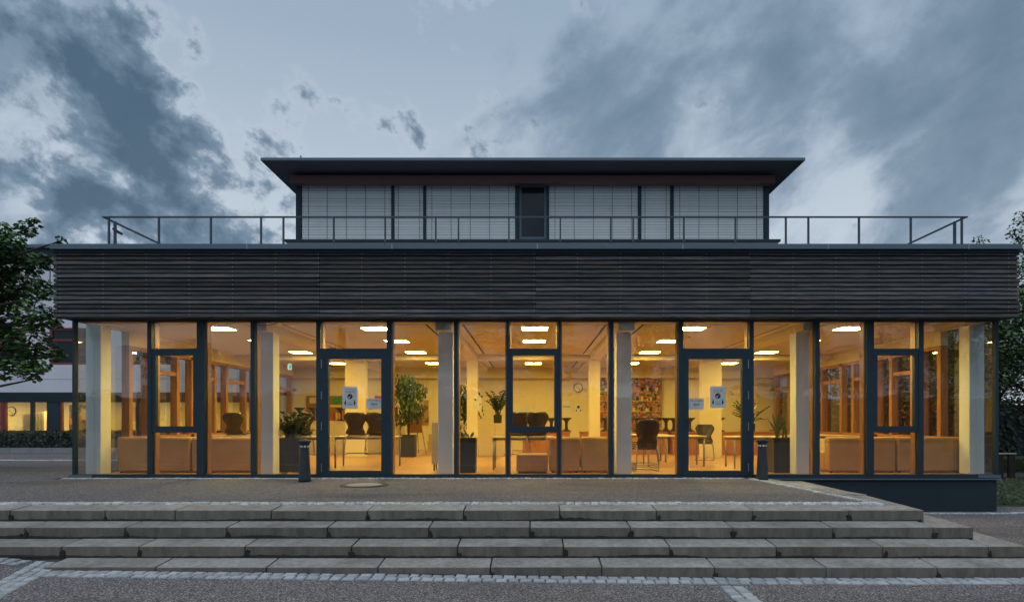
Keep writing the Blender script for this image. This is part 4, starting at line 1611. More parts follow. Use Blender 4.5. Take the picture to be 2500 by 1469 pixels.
ch = make_chair('dark shell chair at the bottom of the chair stack beside the column', (PX(1572, 12.75), 12.75, FZ + 0.002), 0.12)
stackn = ['second', 'third', 'topmost']
for k in range(3):
    dup(ch, (PX(1572, 12.75), 12.75 - 0.012 * (k + 1), FZ + 0.002 + 0.045 * (k + 1)), 0.12, 'dark shell chair, %s in the chair stack beside the column' % stackn[k])
dup(ch, (PX(1720, 16.2), 16.2, FZ + 0.002), math.pi * 0.9, 'dark shell chair facing out between the tables, seen through the right glass door')
hz = 0.715 - 0.425 + 0.016
dup(ch, (PX(872, 13.72), 13.72, hz), 0.10, 'dark shell chair hung on a table in the middle of the left door glass')
dup(ch, (PX(925, 13.72), 13.72, hz), -0.08, 'dark shell chair hung on a table at the handle edge of the left door')
dup(ch, (-4.95, 13.22, hz), 0.5, 'dark shell chair hung behind the bushy planter')
dup(ch, (0.12, 13.12, hz), 0.05, 'dark shell chair hung on the table above the ottoman')
dup(ch, (-0.30, 13.3, hz), 0.3, 'dark shell chair partly behind the middle casement frame')
dup(ch, (-6.85, 14.37, hz), 0.0, 'dark shell chair hung behind the sofa nearest the tree')
dup(ch, (6.45, 14.47, hz), -0.2, 'dark shell chair hung behind the sofa at the plinth end')
dup(ch, (-5.55, 13.22, hz), -0.3, 'dark shell chair hung just behind the slim second column')

# flared stools ---------------------------------------------------------
sprof = [(0.165, 0.0), (0.165, 0.02), (0.12, 0.035), (0.06, 0.07), (0.048, 0.14), (0.046, 0.24), (0.058, 0.30), (0.11, 0.36), (0.165, 0.395), (0.172, 0.41), (0.165, 0.42), (0.001, 0.422)]
# long low benches along the back that carry the stools
def bench(x0, x1, y0, y1, h, lab):
    b = thing('bench', lab, 'bench', ((x0 + x1) / 2, (y0 + y1) / 2, FZ), 'orange red bench units')
    box(x0, x1, y0, y1, FZ, h - 0.04).build('front_panel', m_bench, b, bevel=0.01)
    box(x0 - 0.02, x1 + 0.02, y0 - 0.03, y1, h - 0.039, h).build('top', m_bench, b, bevel=0.012)
    return b


bench(4.3, 8.2, 18.6, 19.3, 0.72, 'orange red bench behind the right glass door')
bench(1.55, 4.2, 18.9, 19.6, 0.72, 'orange red bench below the collage picture')
bench(-0.25, 1.2, 18.7, 19.4, 0.72, 'short orange red bench behind the ottoman')
ctr = thing('counter', 'beige counter with drawers below the pin board', 'counter', (-5.6, 19.2, FZ))
box(-7.6, -4.0, 19.0, 19.6, FZ, 1.0).build('body', m_cab, ctr, bevel=0.01)
box(-7.62, -3.98, 18.97, 19.6, 1.001, 1.04).build('top', m_cab, ctr, bevel=0.008)
for k in range(5):
    xx = -7.5 + k * 0.7
    box(xx, xx + 0.66, 18.985, 18.999, 0.12, 0.92).build('drawer_front', m_cab, ctr)
    box(xx + 0.28, xx + 0.38, 18.97, 18.984, 0.80, 0.82).build('handle', m_steel, ctr)
st0 = None
SP = [(PX(733, 19.3), 19.25, 1.042, 'dark flared stool on the counter beside the slim column'), (PX(767, 19.3), 19.25, 1.042, 'dark flared stool on the counter next to the door hinges'),
      (PX(831, 19.3), 19.3, 1.042, 'dark flared stool on the counter seen through the left door'),
      (PX(1346, 19), 19.05, 0.722, 'dark flared stool on the short bench at the casement edge'), (PX(1383, 19), 19.05, 0.722, 'dark flared stool standing alone on the bench below the clock'),
      (PX(1478, 19.2), 19.2, 0.722, 'dark flared stool in front of the collage, left of the front column'),
      (PX(1556, 19.2), 19.2, 0.722, 'dark flared stool in the row below the collage, nearest the front column'), (PX(1580, 19.2), 19.3, 0.722, 'dark flared stool in the row below the collage, second from the front column'),
      (PX(1604, 19.2), 19.2, 0.722, 'dark flared stool in the row below the collage, third from the front column'), (PX(1628, 19.0), 19.1, 0.722, 'dark flared stool right of the collage'),
      (PX(1648, 19.0), 19.15, 0.722, 'dark flared stool beside the right door frame'),
      (PX(1682, 19.0), 18.9, 0.722, 'dark flared stool at the handle side of the right door'), (PX(1755, 19.0), 18.95, 0.722, 'dark flared stool standing alone on the bench behind the right door poster')]
for (x, y, z, lab) in SP:
    if st0 is None:
        st0 = thing('stool', lab, 'stool', (x, y, z), 'dark flared stools')
        MB().lathe(sprof[7:], 0, 0, 0, 20).build('seat', m_stool, st0, local=True, smooth=True)
        MB().lathe(sprof[2:8], 0, 0, 0, 20).build('stem', m_stool, st0, local=True, smooth=True)
        MB().lathe(sprof[:3], 0, 0, 0, 20).build('foot', m_stool, st0, local=True, smooth=True)
    else:
        dup(st0, (x, y, z), random.random(), lab)

# cabinets, boxes, boards -------------------------------------------------
c = thing('cabinet', 'narrow grey cabinet on legs half hidden by the white column', 'cabinet', (-1.9, 12.9, FZ))
xa, xb = PX(1054, 12.75), PX(1100, 12.75)
box(xa, xb, 12.75, 13.15, 0.16, 1.02).build('body', m_grey, c, bevel=0.006)
for xx in (xa + .03, xb - .06):
    for yy in (12.78, 13.08):
        box(xx, xx + .03, yy, yy + .03, FZ, 0.16).build('leg', m_black, c)
box((xa + xb) / 2, (xa + xb) / 2 + 0.004, 12.745, 12.749, 0.18, 1.0).build('door_gap', m_gap, c)
c = thing('cabinet', 'pale sideboard at the back between ficus and column', 'cabinet', (-2.0, 20.4, FZ))
box(-2.6, -1.72, 20.2, 20.7, FZ, 1.0).build('body', m_cab, c, bevel=0.006)
for xx in (-2.3, -2.0):
    box(xx, xx + .006, 20.194, 20.199, 0.1, 0.95).build('door_gap', m_gap, c)
c = thing('cabinet', 'pale sideboard carrying the feathery potted plant', 'cabinet', (-1.0, 18.2, FZ))
box(-1.52, -0.55, 18.0, 18.5, FZ, 0.98).build('body', m_cab, c, bevel=0.006)
box(-1.05, -1.045, 17.994, 17.999, 0.1, 0.95).build('door_gap', m_gap, c)
for k, (x, z, w, h) in enumerate(((-4.05, FZ, 0.5, 0.36), (-4.02, 0.381, 0.46, 0.22))):
    b = thing('cardboard_box', ('large cardboard box on the floor behind the ficus planter', 'smaller cardboard box on top of the large one')[k], 'box', (x + w / 2 + 0.62, 20.6, z))
    box(x + .62, x + .62 + w, 20.4, 20.85, z, z + h).build('carton', m_card, b, bevel=0.004)
    box(x + .62 + w * .42, x + .62 + w * .58, 20.395, 20.399, z + h * .45, z + h * .62).build('hand_hole', m_gap, b)
pb = thing('pin_board', 'brown pin board with green and cream sheets above the counter', 'notice board', (-6.8, YB, 1.0))
xa, xb = PX(748, YB - .03), PX(862, YB - .03)
za, zb = PZ(1027, YB), PZ(966, YB)
box(xa, xb, YB - 0.05, YB - 0.02, za, zb).build('board', m_cork, pb)
box(PX(757, YB), PX(775, YB), YB - 0.056, YB - 0.051, PZ(984, YB), PZ(970, YB)).build('cream_sheet', m_cab, pb)
gm = MB().add([(PX(a, YB), YB - 0.054, PZ(b, YB)) for a, b in ((810, 972), (815, 968), (826, 970), (834, 966), (836, 984), (824, 986), (812, 985))], [(0, 1, 2, 3, 4, 5, 6)])
gm.build('green_sheet', m_green, pb)
box(PX(804, YB), PX(836, YB), YB - 0.056, YB - 0.051, PZ(993, YB), PZ(988, YB)).build('yellow_strip', m_yellow, pb)
box(PX(915, YB), PX(932, YB), YB - 0.03, YB - 0.005, PZ(990, YB), PZ(966, YB)).build('red_sheet', m_red, pb)
for k, (px, cc) in enumerate(((815, m_red), (822, m_yellow), (828, m_bench))):
    o = MB().lathe([(0.035, 0), (0.03, 0.1), (0.045, 0.16), (0.02, 0.26), (0.001, 0.27)], PX(px, 19.2), 19.2, 1.042, 10).build('craft_figure', cc, None, smooth=True)
    tag(o, ('small red craft figure on the counter', 'small yellow craft figure on the counter', 'small orange craft figure on the counter')[k], 'figurine')
clock(PX(1412, YB - .1), YB, PZ(946, YB - .1), 0.165, 'round wall clock between the casement and the column')
col_ = thing('collage_picture', 'large framed collage of small colourful prints on the back wall', 'picture', (3.3, YB, 1.0))
xa, xb, za, zb = PX(1450, YB - .15), PX(1612, YB - .15), 0.85, PZ(922, YB - .15)
box(xa, xb, YB - 0.14, YB - 0.12, za, zb).build('canvas', m_collage, col_)
for (a, b, c_, d_) in ((xa - .05, xa, za - .05, zb + .05), (xb, xb + .05, za - .05, zb + .05), (xa, xb, za - .05, za), (xa, xb, zb, zb + .05)):
    box(a, b, YB - 0.15, YB - 0.11, c_, d_).build('frame_bar', m_cork, col_)
random.seed(8)
for q, pz in enumerate((0.30, 0.52, 0.72)):
    z = za + (zb - za) * pz
    box(xa, xa + (xb - xa) * (1.0 if q != 2 else 0.7), YB - 0.147, YB - 0.139, z, z + 0.022).build('shelf_strip', m_card, col_)
    for k in range(14):
        x = xa + 0.05 + k * (xb - xa - 0.1) / 14 + random.uniform(0, .05)
        h = random.uniform(0.06, 0.16)
        w = random.uniform(0.05, 0.11)
        box(x, x + w, YB - 0.150, YB - 0.141, z + 0.023, z + 0.023 + h).build('print', random.choice((m_red, m_green, m_yellow, m_bench, m_cab, m_ink, m_inkred, m_void)), col_)
for k, (a, b, c_, d_, lab) in enumerate(((1373, 1394, 980, 1006, 'calendar sheet with red line on the back wall below the clock'), (1404, 1421, 985, 1008, 'small mask notice on the back wall below the clock'),
                                        (1266, 1292, 996, 1018, 'cream notice on the back wall seen through the casement'), (1061, 1073, 1009, 1020, 'small framed notice on the back wall beside the white column'))):
    y = YB - 0.002
    p = thing('wall_notice', lab, 'notice', (PX((a + b) / 2, y), y, PZ(d_, y)))
    box(PX(a, y), PX(b, y), y - 0.006, y, PZ(d_, y), PZ(c_, y)).build('sheet', m_paper, p)
    if k in (0, 3):
        zz = PZ(c_ + (d_ - c_) * .5, y)
        box(PX(a + 1, y), PX(b - 1, y), y - 0.009, y - 0.0065, zz, zz + 0.03).build('red_line', m_inkred, p)
    elif k == 1:
        MB().disc(PX(1412, y), y - 0.009, PZ(993, y), 0.05, 0.002, 16).build('round_symbol', m_ink, p)
        for xx in (1407, 1418):
            box(PX(xx, y) - .015, PX(xx, y) + .015, y - .009, y - .0065, PZ(1004, y), PZ(999, y)).build('figure_symbol', m_ink, p)
# framed notice on the inner column
y = 17.318
p = thing('wall_notice', 'small printed notice on the inner column beside the back ficus', 'notice', (PX(1166, y), y, 1.2))
box(PX(1157, y), PX(1176, y), y - .004, y, PZ(1002, y), PZ(969, y)).build('sheet', m_paper, p)
MB().add([(PX(1158, y), y - .006, PZ(977, y)), (PX(1163, y), y - .006, PZ(977, y)), (PX(1160.5, y), y - .006, PZ(972, y))], [(0, 1, 2)]).build('triangle_mark', m_ink, p)
box(PX(1170, y), PX(1175, y), y - .006, y - .0045, PZ(988, y), PZ(985, y)).build('red_line', m_inkred, p)
# wall hanging, red cloth, easel
h_ = thing('wall_hanging', 'tall colourful fabric hanging on the back wall behind the ficus', 'wall hanging', (PX(1038, YB), YB, 0.9))
box(PX(1030, YB), PX(1047, YB), YB - 0.03, YB - 0.012, PZ(1038, YB), PZ(978, YB)).build('fabric', m_painting, h_)
MB().tube([(PX(1028, YB), YB - .02, PZ(977, YB)), (PX(1049, YB), YB - .02, PZ(977, YB))], 0.012).build('rod', m_timber, h_)
rc = thing('red_banner', 'dark red cloth banner hanging left of the ficus', 'banner', (PX(965, 19.6), 19.6, 0.9))
box(PX(957, 19.6), PX(971, 19.6), 19.6, 19.62, PZ(1048, 19.6), PZ(996, 19.6)).build('cloth', m_red, rc)
MB().tube([(PX(955, 19.6), 19.61, PZ(995, 19.6)), (PX(973, 19.6), 19.61, PZ(995, 19.6))], 0.014).build('rod', m_black, rc)
MB().tube([(PX(964, 19.6), 19.64, FZ), (PX(964, 19.6), 19.63, PZ(994, 19.6))], 0.014).build('stand', m_black, rc)
es = thing('easel', 'wooden easel with brown board standing behind the ficus', 'easel', (PX(1018, 19.4), 19.4, FZ))
x = PX(1016, 19.4)
box(x - 0.28, x + 0.2, 19.34, 19.37, PZ(1056, 19.4), PZ(1010, 19.4)).build('board', m_cork, es)
for dx, top in ((-0.3, -0.05), (0.34, 0.06)):
    MB().tube([(x + dx, 19.25, FZ), (x + top, 19.42, 1.5)], 0.016).build('leg', m_timber, es)
MB().tube([(x, 19.8, FZ), (x, 19.44, 1.48)], 0.016).build('leg', m_timber, es)

# ================================================================== PLANTS
def leaf(mb, p, d, n, L, w):
    """pointed folded leaf from p along d"""
    d = d.normalized()
    s = d.cross(n)
    if s.length < 1e-3:
        s = d.cross(Vector((1, 0, 0)))
    s.normalize()
    up = s.cross(d)
    a = p
    m = p + d * L * 0.5
    b = p + d * L
    mb.add([a, m + s * w * .5 + up * w * .12, b, m - s * w * .5 + up * w * .12], [(0, 1, 2), (0, 2, 3)])


def rvec():
    while True:
        v = Vector((random.uniform(-1, 1), random.uniform(-1, 1), random.uniform(-1, 1)))
        if 0.05 < v.length < 1:
            return v


def planter(parent, x, y, w, h, z=FZ, d=None):
    d = d or w
    pm = MB()
    pm.hexa([(x - w / 2 + .01, y - d / 2 + .01, z), (x + w / 2 - .01, y - d / 2 + .01, z), (x + w / 2 - .01, y + d / 2 - .01, z), (x - w / 2 + .01, y + d / 2 - .01, z)],
            [(x - w / 2, y - d / 2, z + h), (x + w / 2, y - d / 2, z + h), (x + w / 2, y + d / 2, z + h), (x - w / 2, y + d / 2, z + h)])
    pm.build('planter_box', m_pot, parent, bevel=0.008)
    box(x - w / 2 + .02, x + w / 2 - .02, y - d / 2 + .02, y + d / 2 - .02, z + h, z + h + 0.008).build('soil', m_soil, parent)


def zz_plant(lab, x, y, z, w, h, nst, spread, L, name='zz_plant', seed=1):
    random.seed(seed)
    p = thing(name, lab, 'potted plant', (x, y, z))
    planter(p, x, y, w, h, z)
    stm, lv = MB(), MB()
    for k in range(nst):
        a = random.uniform(0, 2 * math.pi)
        out_ = random.uniform(0.3, 1.0) * spread
        ln = L * random.uniform(0.7, 1.15)
        base = Vector((x + random.uniform(-.3, .3) * w, y + random.uniform(-.3, .3) * w, z + h))
        tip = base + Vector((math.cos(a) * out_, math.sin(a) * out_, math.sqrt(max(0.02, ln * ln - out_ * out_ * .8))))
        mid = (base + tip) / 2 + Vector((0, 0, ln * 0.12)) - Vector((math.cos(a), math.sin(a), 0)) * out_ * 0.12
        pts = []
        for q in range(9):
            t = q / 8
            pts.append(base * (1 - t) ** 2 + mid * 2 * t * (1 - t) + tip * t * t)
        stm.tube(pts, [0.011 * (1 - 0.7 * q / 8) for q in range(9)], 5)
        for q in range(2, 9):
            d = (pts[q] - pts[q - 1]).normalized()
            sd = d.cross(Vector((0, 0, 1)))
            if sd.length < 0.1:
                sd = Vector((1, 0, 0))
            sd.normalize()
            for s in (-1, 1):
                leaf(lv, pts[q], sd * s + d * 0.6 + Vector((0, 0, random.uniform(-.1, .35))), Vector((0, 0, 1)) + rvec() * .4, 0.125 * L / 0.6 * random.uniform(.8, 1.2), 0.062 * L / 0.6)
        leaf(lv, pts[-1], pts[-1] - pts[-2], Vector((0, 0, 1)), 0.09, 0.04)
    stm.build('stems', m_leafp, p)
    lv.build('leaves', m_leafp, p)
    return p


zz_plant('bushy dark green plant in a black planter box by the left bollard', PX(712, 12.5), 12.55, FZ, 0.44, 0.68, 46, 0.40, 0.46, seed=3)
zz_plant('feathery dark plant in a pot on the sideboard behind the middle table', -0.98, 18.2, 0.98, 0.24, 0.24, 20, 0.48, 0.62, seed=4)
zz_plant('dark spreading plant in a pot on the bench behind the right door hinges', PX(1832, 18.9), 18.95, 0.722, 0.26, 0.24, 20, 0.58, 0.62, seed=6)

sn = thing('snake_plant', 'snake plant with upright pointed leaves in a tall black planter', 'potted plant', (PX(1908, 12.4), 12.45, FZ))
x, y = sn.location.x, sn.location.y
planter(sn, x, y, 0.44, 0.69, FZ)
random.seed(9)
for k in range(13):
    a = random.uniform(0, 6.28)
    lean = random.uniform(0.02, 0.16) if k < 10 else 0.34
    ln = random.uniform(0.35, 0.62) if k < 10 else 0.40
    bx, by = x + random.uniform(-.1, .1), y + random.uniform(-.1, .1)
    dx, dy = math.cos(a) * lean, math.sin(a) * lean
    w = random.uniform(.022, .030)
    tw = random.uniform(0, 3.1)
    lm = MB()
    pts = []
    for q in range(6):
        t = q / 5
        ww = w * (0.75 + 0.5 * math.sin(t * 2.2)) * (1 - t ** 4)
        cx, cy, cz = bx + dx * t * t, by + dy * t * t, FZ + 0.69 + ln * t * (1 - 0.25 * lean)
        c_, s_ = math.cos(tw + t * .5), math.sin(tw + t * .5)
        pts += [(cx - ww * c_, cy - ww * s_, cz), (cx + s_ * .006, cy - c_ * .006, cz), (cx + ww * c_, cy + ww * s_, cz)]
    lm.add(pts, [(q * 3 + e, q * 3 + e + 1, q * 3 + e + 4, q * 3 + e + 3) for q in range(5) for e in (0, 1)])
    lm.build('leaf', m_snake, sn, smooth=True)

pl3 = thing('planter', 'tall black planter with a low sprouting plant left of the middle casement', 'planter', (PX(1140, 12.4), 12.4, FZ))
x, y = PX(1141, 12.35), 12.4
planter(pl3, x, y, 0.36, 0.69, FZ)
random.seed(12)
lm = MB()
for k in range(16):
    a = random.uniform(0, 6.28)
    leaf(lm, Vector((x + random.uniform(-.1, .1), y + random.uniform(-.1, .1), FZ + .69)), Vector((math.cos(a) * .7, math.sin(a) * .7, 1.0)), rvec(), random.uniform(.08, .2), .035)
lm.build('leaves', m_leafp, pl3)


def ficus(lab, x, y, z0, w, zc, rx, rz_, n, seed, ph=0.6):
    random.seed(seed)
    p = thing('ficus_tree', lab, 'potted plant', (x, y, FZ))
    planter(p, x, y, w, ph, FZ)
    tr, lv = MB(), MB()
    tr.tube([(x, y, FZ + ph), (x + .02, y, FZ + ph + .3), (x - .01, y, zc)], [0.03, 0.025, 0.018], 7)
    for k in range(34):
        v = rvec()
        v = Vector((v.x * rx, v.y * rx, v.z * rz_))
        c_ = Vector((x, y, zc)) + v
        st_ = Vector((x, y, max(FZ + ph + .1, zc + v.z * .4 - .25)))
        tr.tube([st_, (st_ + c_) / 2 + Vector((0, 0, .08)), c_], [0.012, 0.008, 0.003], 4)
        for q in range(n // 34):
            pp = c_ + rvec() * 0.24
            d = Vector((random.uniform(-.5, .5), random.uniform(-.5, .5), -1))
            leaf(lv, pp, d, rvec(), random.uniform(.08, .13), .055)
    tr.build('trunk', m_trunk, p)
    lv.build('crown', m_leafp, p)


ficus('tall weeping ficus in a black planter behind the first table', PX(996, 17.6), 17.65, 0, 0.42, 1.72, 0.40, 0.68, 1700, 31, 0.62)
ficus('ficus at the back half hidden by the inner column', PX(1141, 18.9), 18.8, 0, 0.4, 1.55, 0.34, 0.62, 1200, 32, 0.5)

# ================================================================== TREES
def maple_leaf(mb, p, nrm, size, ang):
    n = nrm.normalized()
    u = n.cross(Vector((0.3, 0.2, 1)))
    if u.length < 1e-3:
        u = Vector((1, 0, 0))
    u.normalize()
    v = n.cross(u)
    c, s = math.cos(ang), math.sin(ang)
    u, v = u * c + v * s, v * c - u * s
    pts = [(0, -.5), (.30, -.32), (.5, .08), (.22, .14), (0, .55), (-.22, .14), (-.5, .08), (-.30, -.32)]
    mb.add([p + (u * a + v * b) * size + n * (0.12 * size * abs(a)) for a, b in pts], [(0, 1, 2, 3), (0, 3, 4, 5), (0, 5, 6, 7)])


def quad_leaf(mb, p, nrm, size, ang):
    n = nrm.normalized()
    u = n.cross(Vector((0.3, 0.2, 1)))
    if u.length < 1e-3:
        u = Vector((1, 0, 0))
    u.normalize()
    v = n.cross(u)
    c, s = math.cos(ang), math.sin(ang)
    u, v = u * c + v * s, v * c - u * s
    mb.add([p - v * size * .5, p + u * size * .3, p + v * size * .55, p - u * size * .3], [(0, 1, 2), (0, 2, 3)])


def leafy_tree(name, lab, base, trunk_h, trunk_r, clumps, per, size, mat, fn, seed, group=None, cl_r=0.5, flat=0.6):
    """clumps: list of (x, y, z, r) in world space; each gets a limb and a cloud of leaves"""
    random.seed(seed)
    t = thing(name, lab, 'tree', base, group)
    B = Vector(base)
    tk, lv = MB(), MB()
    top = B + Vector((0, 0, trunk_h))
    pts = [B + Vector((random.uniform(-.06, .06) * q, random.uniform(-.06, .06) * q, trunk_h * q / 6)) for q in range(7)]
    tk.tube(pts, [trunk_r * (1 - 0.62 * q / 6) for q in range(7)], 10)
    for (cx, cy, cz, r) in clumps:
        c = Vector((cx, cy, cz))
        f = max(0.25, min(1.0, (cz - B.z) / max(trunk_h, .1) * 0.75))
        s = pts[min(6, int(f * 6))]
        m = (s + c) / 2 + Vector((0, 0, 0.12 * (c - s).length))
        tk.tube([s, m, c], [trunk_r * 0.32, trunk_r * 0.2, 0.012], 6)
        for q in range(3):
            e = c + rvec() * r
            tk.tube([c, (c + e) / 2 + Vector((0, 0, .05)), e], [0.014, 0.009, 0.004], 4)
        k = int(per * (r / 0.6) ** 2)
        for q in range(k):
            v = rvec()
            v = v.normalized() * (v.length ** 0.45)
            p = c + Vector((v.x * r, v.y * r, v.z * r * flat))
            nrm = Vector((v.x * .6 + random.uniform(-.5, .5), v.y * .6 + random.uniform(-.5, .5), 0.8 + random.uniform(-.4, .5)))
            fn(lv, p, nrm, size * random.uniform(.7, 1.2), random.uniform(0, 6.28))
    tk.build('trunk', m_trunk, t, smooth=True)
    lv.build('crown', mat, t)
    return t


# maple at the left edge of the picture
random.seed(77)
cl = []
dM = 12.6


def mp(px, py, r, dd=0.0):
    d = dM + dd
    cl.append((PX(px, d), d, PZ(py, d), r))


for (px, py, r) in ((62, 560, .22), (85, 545, .13), (28, 590, .25), (5, 560, .2), (150, 588, .10), (20, 640, .45), (70, 640, .32), (110, 640, .22), (-40, 600, .5), (0, 700, .5), (60, 700, .4), (100, 700, .26),
                    (118, 720, .14), (20, 770, .5), (80, 770, .38), (118, 780, .25), (140, 790, .12), (0, 840, .48), (70, 830, .4), (110, 850, .24), (135, 868, .16), (150, 860, .08), (160, 870, .06), (45, 885, .34), (95, 895, .2),
                    (70, 905, .22), (85, 925, .1), (5, 920, .14), (-60, 700, .7), (-70, 820, .7), (-120, 620, .8), (-180, 740, .9), (-140, 860, .7), (-240, 650, .9), (-260, 800, .9), (-300, 560, .8), (-200, 500, .7), (-90, 540, .4), (-340, 880, .7)):
    mp(px, py, r, random.uniform(-.8, .8))
leafy_tree('maple_tree', 'leafy maple tree overhanging the picture edge beside the fascia', (PX(-190, dM), dM, -0.05), 4.6, 0.17, cl, 620, 0.105, m_maple, maple_leaf, 41, flat=0.8)

# trees at the right, beyond the lawn
def crown(cx, cy, z0, z1, rx, n, rr, seed):
    random.seed(seed)
    o = []
    for k in range(n):
        v = rvec()
        zz = (z0 + z1) / 2 + v.z * (z1 - z0) / 2
        o.append((cx + v.x * rx, cy + v.y * rx * .9, zz, rr * random.uniform(.7, 1.3)))
    return o


RT = [(17.2, 19.5, 7.4, 2.9, 'airy broadleaf tree at the picture edge beside the roof end', 51), (19.6, 26.0, 9.3, 3.6, 'broadleaf tree further back behind the pavilion end', 52),
      (14.6, 25.5, 6.6, 2.2, 'slender broadleaf tree seen through the end glass', 53), (24.5, 22.0, 8.5, 3.4, 'broad tree outside the picture edge past the lawn', 54), (11.8, 17.6, 4.6, 1.7, 'small leafy tree close outside the right side windows', 55), (12.6, 22.0, 5.6, 2.0, 'leafy tree outside the rear of the right side windows', 56), (21.5, 33.0, 8.0, 3.6, 'broad tree far back beyond the tall hedge', 58), (15.2, 15.8, 6.2, 2.0, 'tree standing by the ground cover at the picture edge', 59)]
for (x, y, h, rx, lab, sd_) in RT:
    leafy_tree('broadleaf_tree', lab, (x, y, -0.63), h * 0.8, 0.15, crown(x, y, 1.3, h, rx, 46, 0.66, sd_), 230, 0.12, m_leaf2, quad_leaf, sd_, 'broadleaf trees beyond the lawn')
cl = []
for (px, py, r) in ((2497, 530, .28), (2478, 572, .22), (2490, 600, .3), (2510, 560, .5), (2530, 620, .7), (2512, 680, .45), (2540, 760, .8), (2500, 760, .4), (2470, 800, .42), (2445, 820, .35), (2500, 850, .6), (2455, 880, .5), (2420, 850, .34), (2412, 930, .4),
                    (2475, 940, .55), (2440, 970, .45), (2520, 930, .7), (2400, 800, .3), (2560, 860, .8), (2580, 700, .9), (2600, 600, .8), (2640, 800, .9), (2500, 990, .5), (2390, 900, .3), (2590, 980, .7)):
    d = 18.3 + random.uniform(-.8, .8)
    cl.append((PX(px, d), d, PZ(py, d), r))
leafy_tree('broadleaf_tree', 'full leafy tree rising past the end of the fascia', (PX(2560, 18.3), 18.3, -0.63), 5.8, 0.16, cl, 330, 0.10, m_leaf2, quad_leaf, 60, 'broadleaf trees beyond the lawn', flat=0.8)
# the tip that shows over the coping
cl = [(PX(2388, 23), 23, PZ(583, 23), .22), (PX(2400, 23), 23, PZ(592, 23), .2), (PX(2380, 23), 23, PZ(640, 23), .5), (PX(2420, 23), 23, PZ(660, 23), .6), (PX(2400, 23), 23, PZ(720, 23), .8), (PX(2440, 23), 23, PZ(780, 23), .9)]
leafy_tree('broadleaf_tree', 'tree whose tip just shows over the coping near the railing corner', (PX(2405, 23), 23, -0.63), 6.2, 0.13, cl, 150, 0.13, m_leaf2, quad_leaf, 57, 'broadleaf trees beyond the lawn')


# hedges (dark masses): leaves on an upright box core
def hedge(name, lab, x0, x1, y0, y1, z0, z1, n, size, mat, seed, cat='hedge', amp=0.10):
    random.seed(seed)
    t = thing(name, lab, cat, ((x0 + x1) / 2, (y0 + y1) / 2, z0))
    lv = MB()
    for k in range(n):
        f = random.random()
        x, y, z = random.uniform(x0, x1), random.uniform(y0, y1), random.uniform(z0, z1)
        if f < .5:
            y = y0 + abs(random.gauss(0, .1))
            nr = Vector((0, -1, .4))
        elif f < .8:
            z = z1 - abs(random.gauss(0, .06))
            nr = Vector((0, -.2, 1))
        else:
            nr = rvec()
        z += amp * noise.noise(Vector((x * (1.7 if amp < .5 else 0.35), y * 0.3, 0)))
        quad_leaf(lv, Vector((x, y, z)), nr + rvec() * .8, size * random.uniform(.7, 1.3), random.uniform(0, 6.28))
    lv.build('foliage', mat, t)
    sm = MB()
    for k in range(max(4, int((x1 - x0) * 1.5))):
        x = random.uniform(x0 + .1, x1 - .1)
        yc = (y0 + y1) / 2
        sm.tube([(x, yc, z0 - .02), (x + random.uniform(-.1, .1), yc, z1 - .12)], 0.02, 5)
    sm.build('stems', m_trunk, t)
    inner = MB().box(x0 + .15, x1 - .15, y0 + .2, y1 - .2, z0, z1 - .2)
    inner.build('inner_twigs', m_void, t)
    return t


hedge('hedge', 'dark clipped hedge in front of the lit ground floor windows', -34, -9.3, MY - 1.68, MY - 0.9, -0.15, 0.66, 7000, 0.13, m_hedge, 61)
hedge('hedge', 'tall dark hedge beyond the lawn at the picture edge', 11.5, 60, 29, 31, -0.6, 2.0, 9000, 0.28, m_hedge, 62)
# ground cover bed beside the plinth
random.seed(66)
gc = MB()
for k in range(9000):
    x = random.uniform(8.95, 14.5)
    y = random.uniform(12.2, 16.3)
    quad_leaf(gc, Vector((x, y, -0.61 + random.uniform(0, .16) + 0.05 * noise.noise(Vector((x * 2, y * 2, 0))))), Vector((random.uniform(-.6, .6), -.5 + random.uniform(-.5, .5), 1)), random.uniform(.05, .1), random.uniform(0, 6.28))
tag(gc.build('ground_cover', m_bed), 'low green ground cover bed beside the dark plinth', 'ground cover', kind='stuff')
# grass blades on the lawn strip that shows
gb_ = MB()
for k in range(9000):
    x = random.uniform(13.5, 22)
    y = random.uniform(19.8, 26)
    h = random.uniform(.05, .12)
    a = random.uniform(0, 6.28)
    gb_.add([(x - .02 * math.cos(a), y - .02 * math.sin(a), -.62), (x + .02 * math.cos(a), y + .02 * math.sin(a), -.62), (x + random.uniform(-.04, .04), y + random.uniform(-.04, .04), -.62 + h)], [(0, 1, 2)])
tag(gb_.build('grass', m_bed), 'rough grass on the lawn at the picture edge', 'grass', kind='stuff')
# low barrier on the lawn
fb = thing('barrier_rail', 'low white topped barrier rail standing on the lawn', 'barrier', (PX(2460, 17.5), 17.5, -0.6))
xa, xb = PX(2432, 17.5), PX(2482, 17.5)
box(xa, xb, 17.5, 17.56, PZ(1108, 17.5), PZ(1105, 17.5)).build('rail', m_reflect, fb)
for xx in (xa + .05, xb - .2):
    box(xx, xx + .16, 17.5, 17.6, -0.62, PZ(1108.5, 17.5)).build('post', m_trunk, fb)

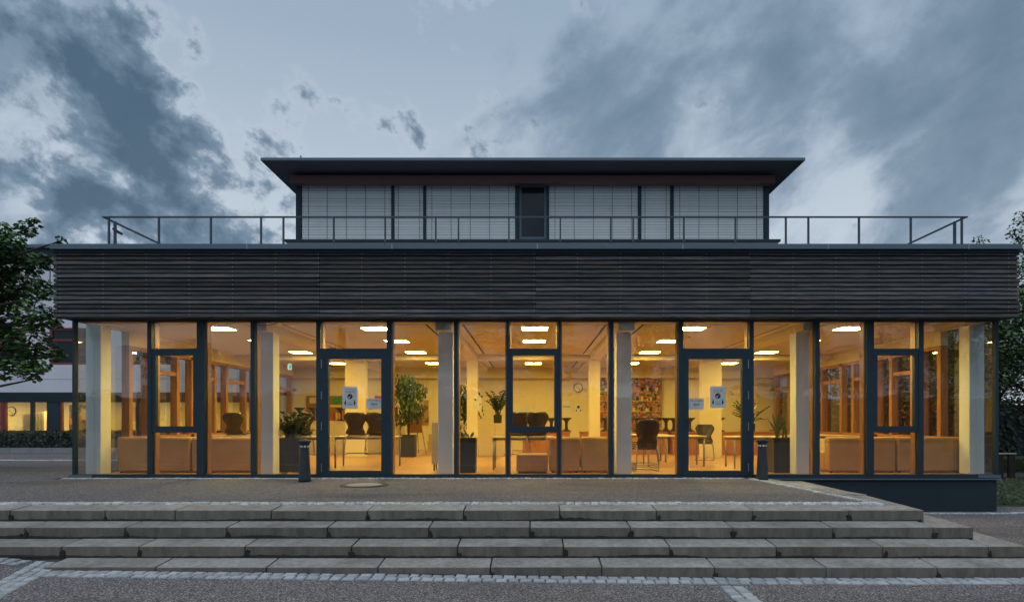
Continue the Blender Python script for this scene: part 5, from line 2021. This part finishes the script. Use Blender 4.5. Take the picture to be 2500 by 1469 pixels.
# trees behind the viewer: they show as reflections in the glass
def spruce(lab, x, y, h, r, seed):
    random.seed(seed)
    t = thing('spruce_tree', lab, 'tree', (x, y, -0.62), 'conifers mirrored in the glass')
    tk, lv = MB(), MB()
    tk.tube([(x, y, -.62), (x, y, h)], [0.2, 0.02], 8)
    k = 0
    z = 0.8
    while z < h:
        f = 1 - (z - .4) / (h - .2)
        n = max(5, int(11 * f) + 4)
        for q in range(n):
            a = random.uniform(0, 6.28)
            ln = r * f * random.uniform(.75, 1.15) + .1
            tip = Vector((x + math.cos(a) * ln, y + math.sin(a) * ln, z - ln * .28))
            b = Vector((x, y, z))
            for e in range(9):
                p = b.lerp(tip, (e + .7) / 9)
                for w in range(2):
                    quad_leaf(lv, p + rvec() * .09, Vector((0, 0, 1)) + rvec() * .9, .24 * random.uniform(.7, 1.2), random.uniform(0, 6.28))
        z += 0.22
    tk.build('trunk', m_trunk, t)
    lv.build('crown', m_needle, t)


spruce('dark spruce mirrored in the left door glass', -11.6, -14.5, 6.6, 1.9, 71)
spruce('shorter spruce mirrored beside the left door', -8.4, -16.0, 4.9, 1.6, 72)
for (x, y, h, rx, nc, lab, sd_) in ((-17.5, -8.5, 5.4, 2.2, 26, 'tree mirrored in the outermost pane on the tree side', 81), (-6.4, -15.5, 9.8, 1.7, 34, 'hanging birch mirrored beside the white column', 82),
                                (0.4, -17.0, 11.5, 3.6, 60, 'tall broad tree mirrored in the middle panes', 83), (7.0, -15.0, 10.2, 2.9, 48, 'tall tree mirrored left of the right door', 84),
                                (15.5, -13.0, 10.5, 3.6, 56, 'broad tree mirrored right of the right door', 85), (23.0, -11.0, 10.5, 3.8, 56, 'broad tree mirrored in the panes at the plinth end', 86), (30.5, -9.0, 9.5, 3.6, 46, 'broad tree mirrored in the outermost pane at the plinth end', 87)):
    leafy_tree('broadleaf_tree', lab, (x, y, -0.63), h * 0.8, 0.18, crown(x, y, 1.2, h, rx, nc, 0.85, sd_), 85, 0.21, m_leaf2, quad_leaf, sd_, 'trees mirrored in the glass')
hedge('hedge', 'long tall hedge behind the viewer mirrored low in the glass', -42, 42, -24, -22.5, -0.6, 2.9, 11000, 0.36, m_hedge, 91, amp=1.6)
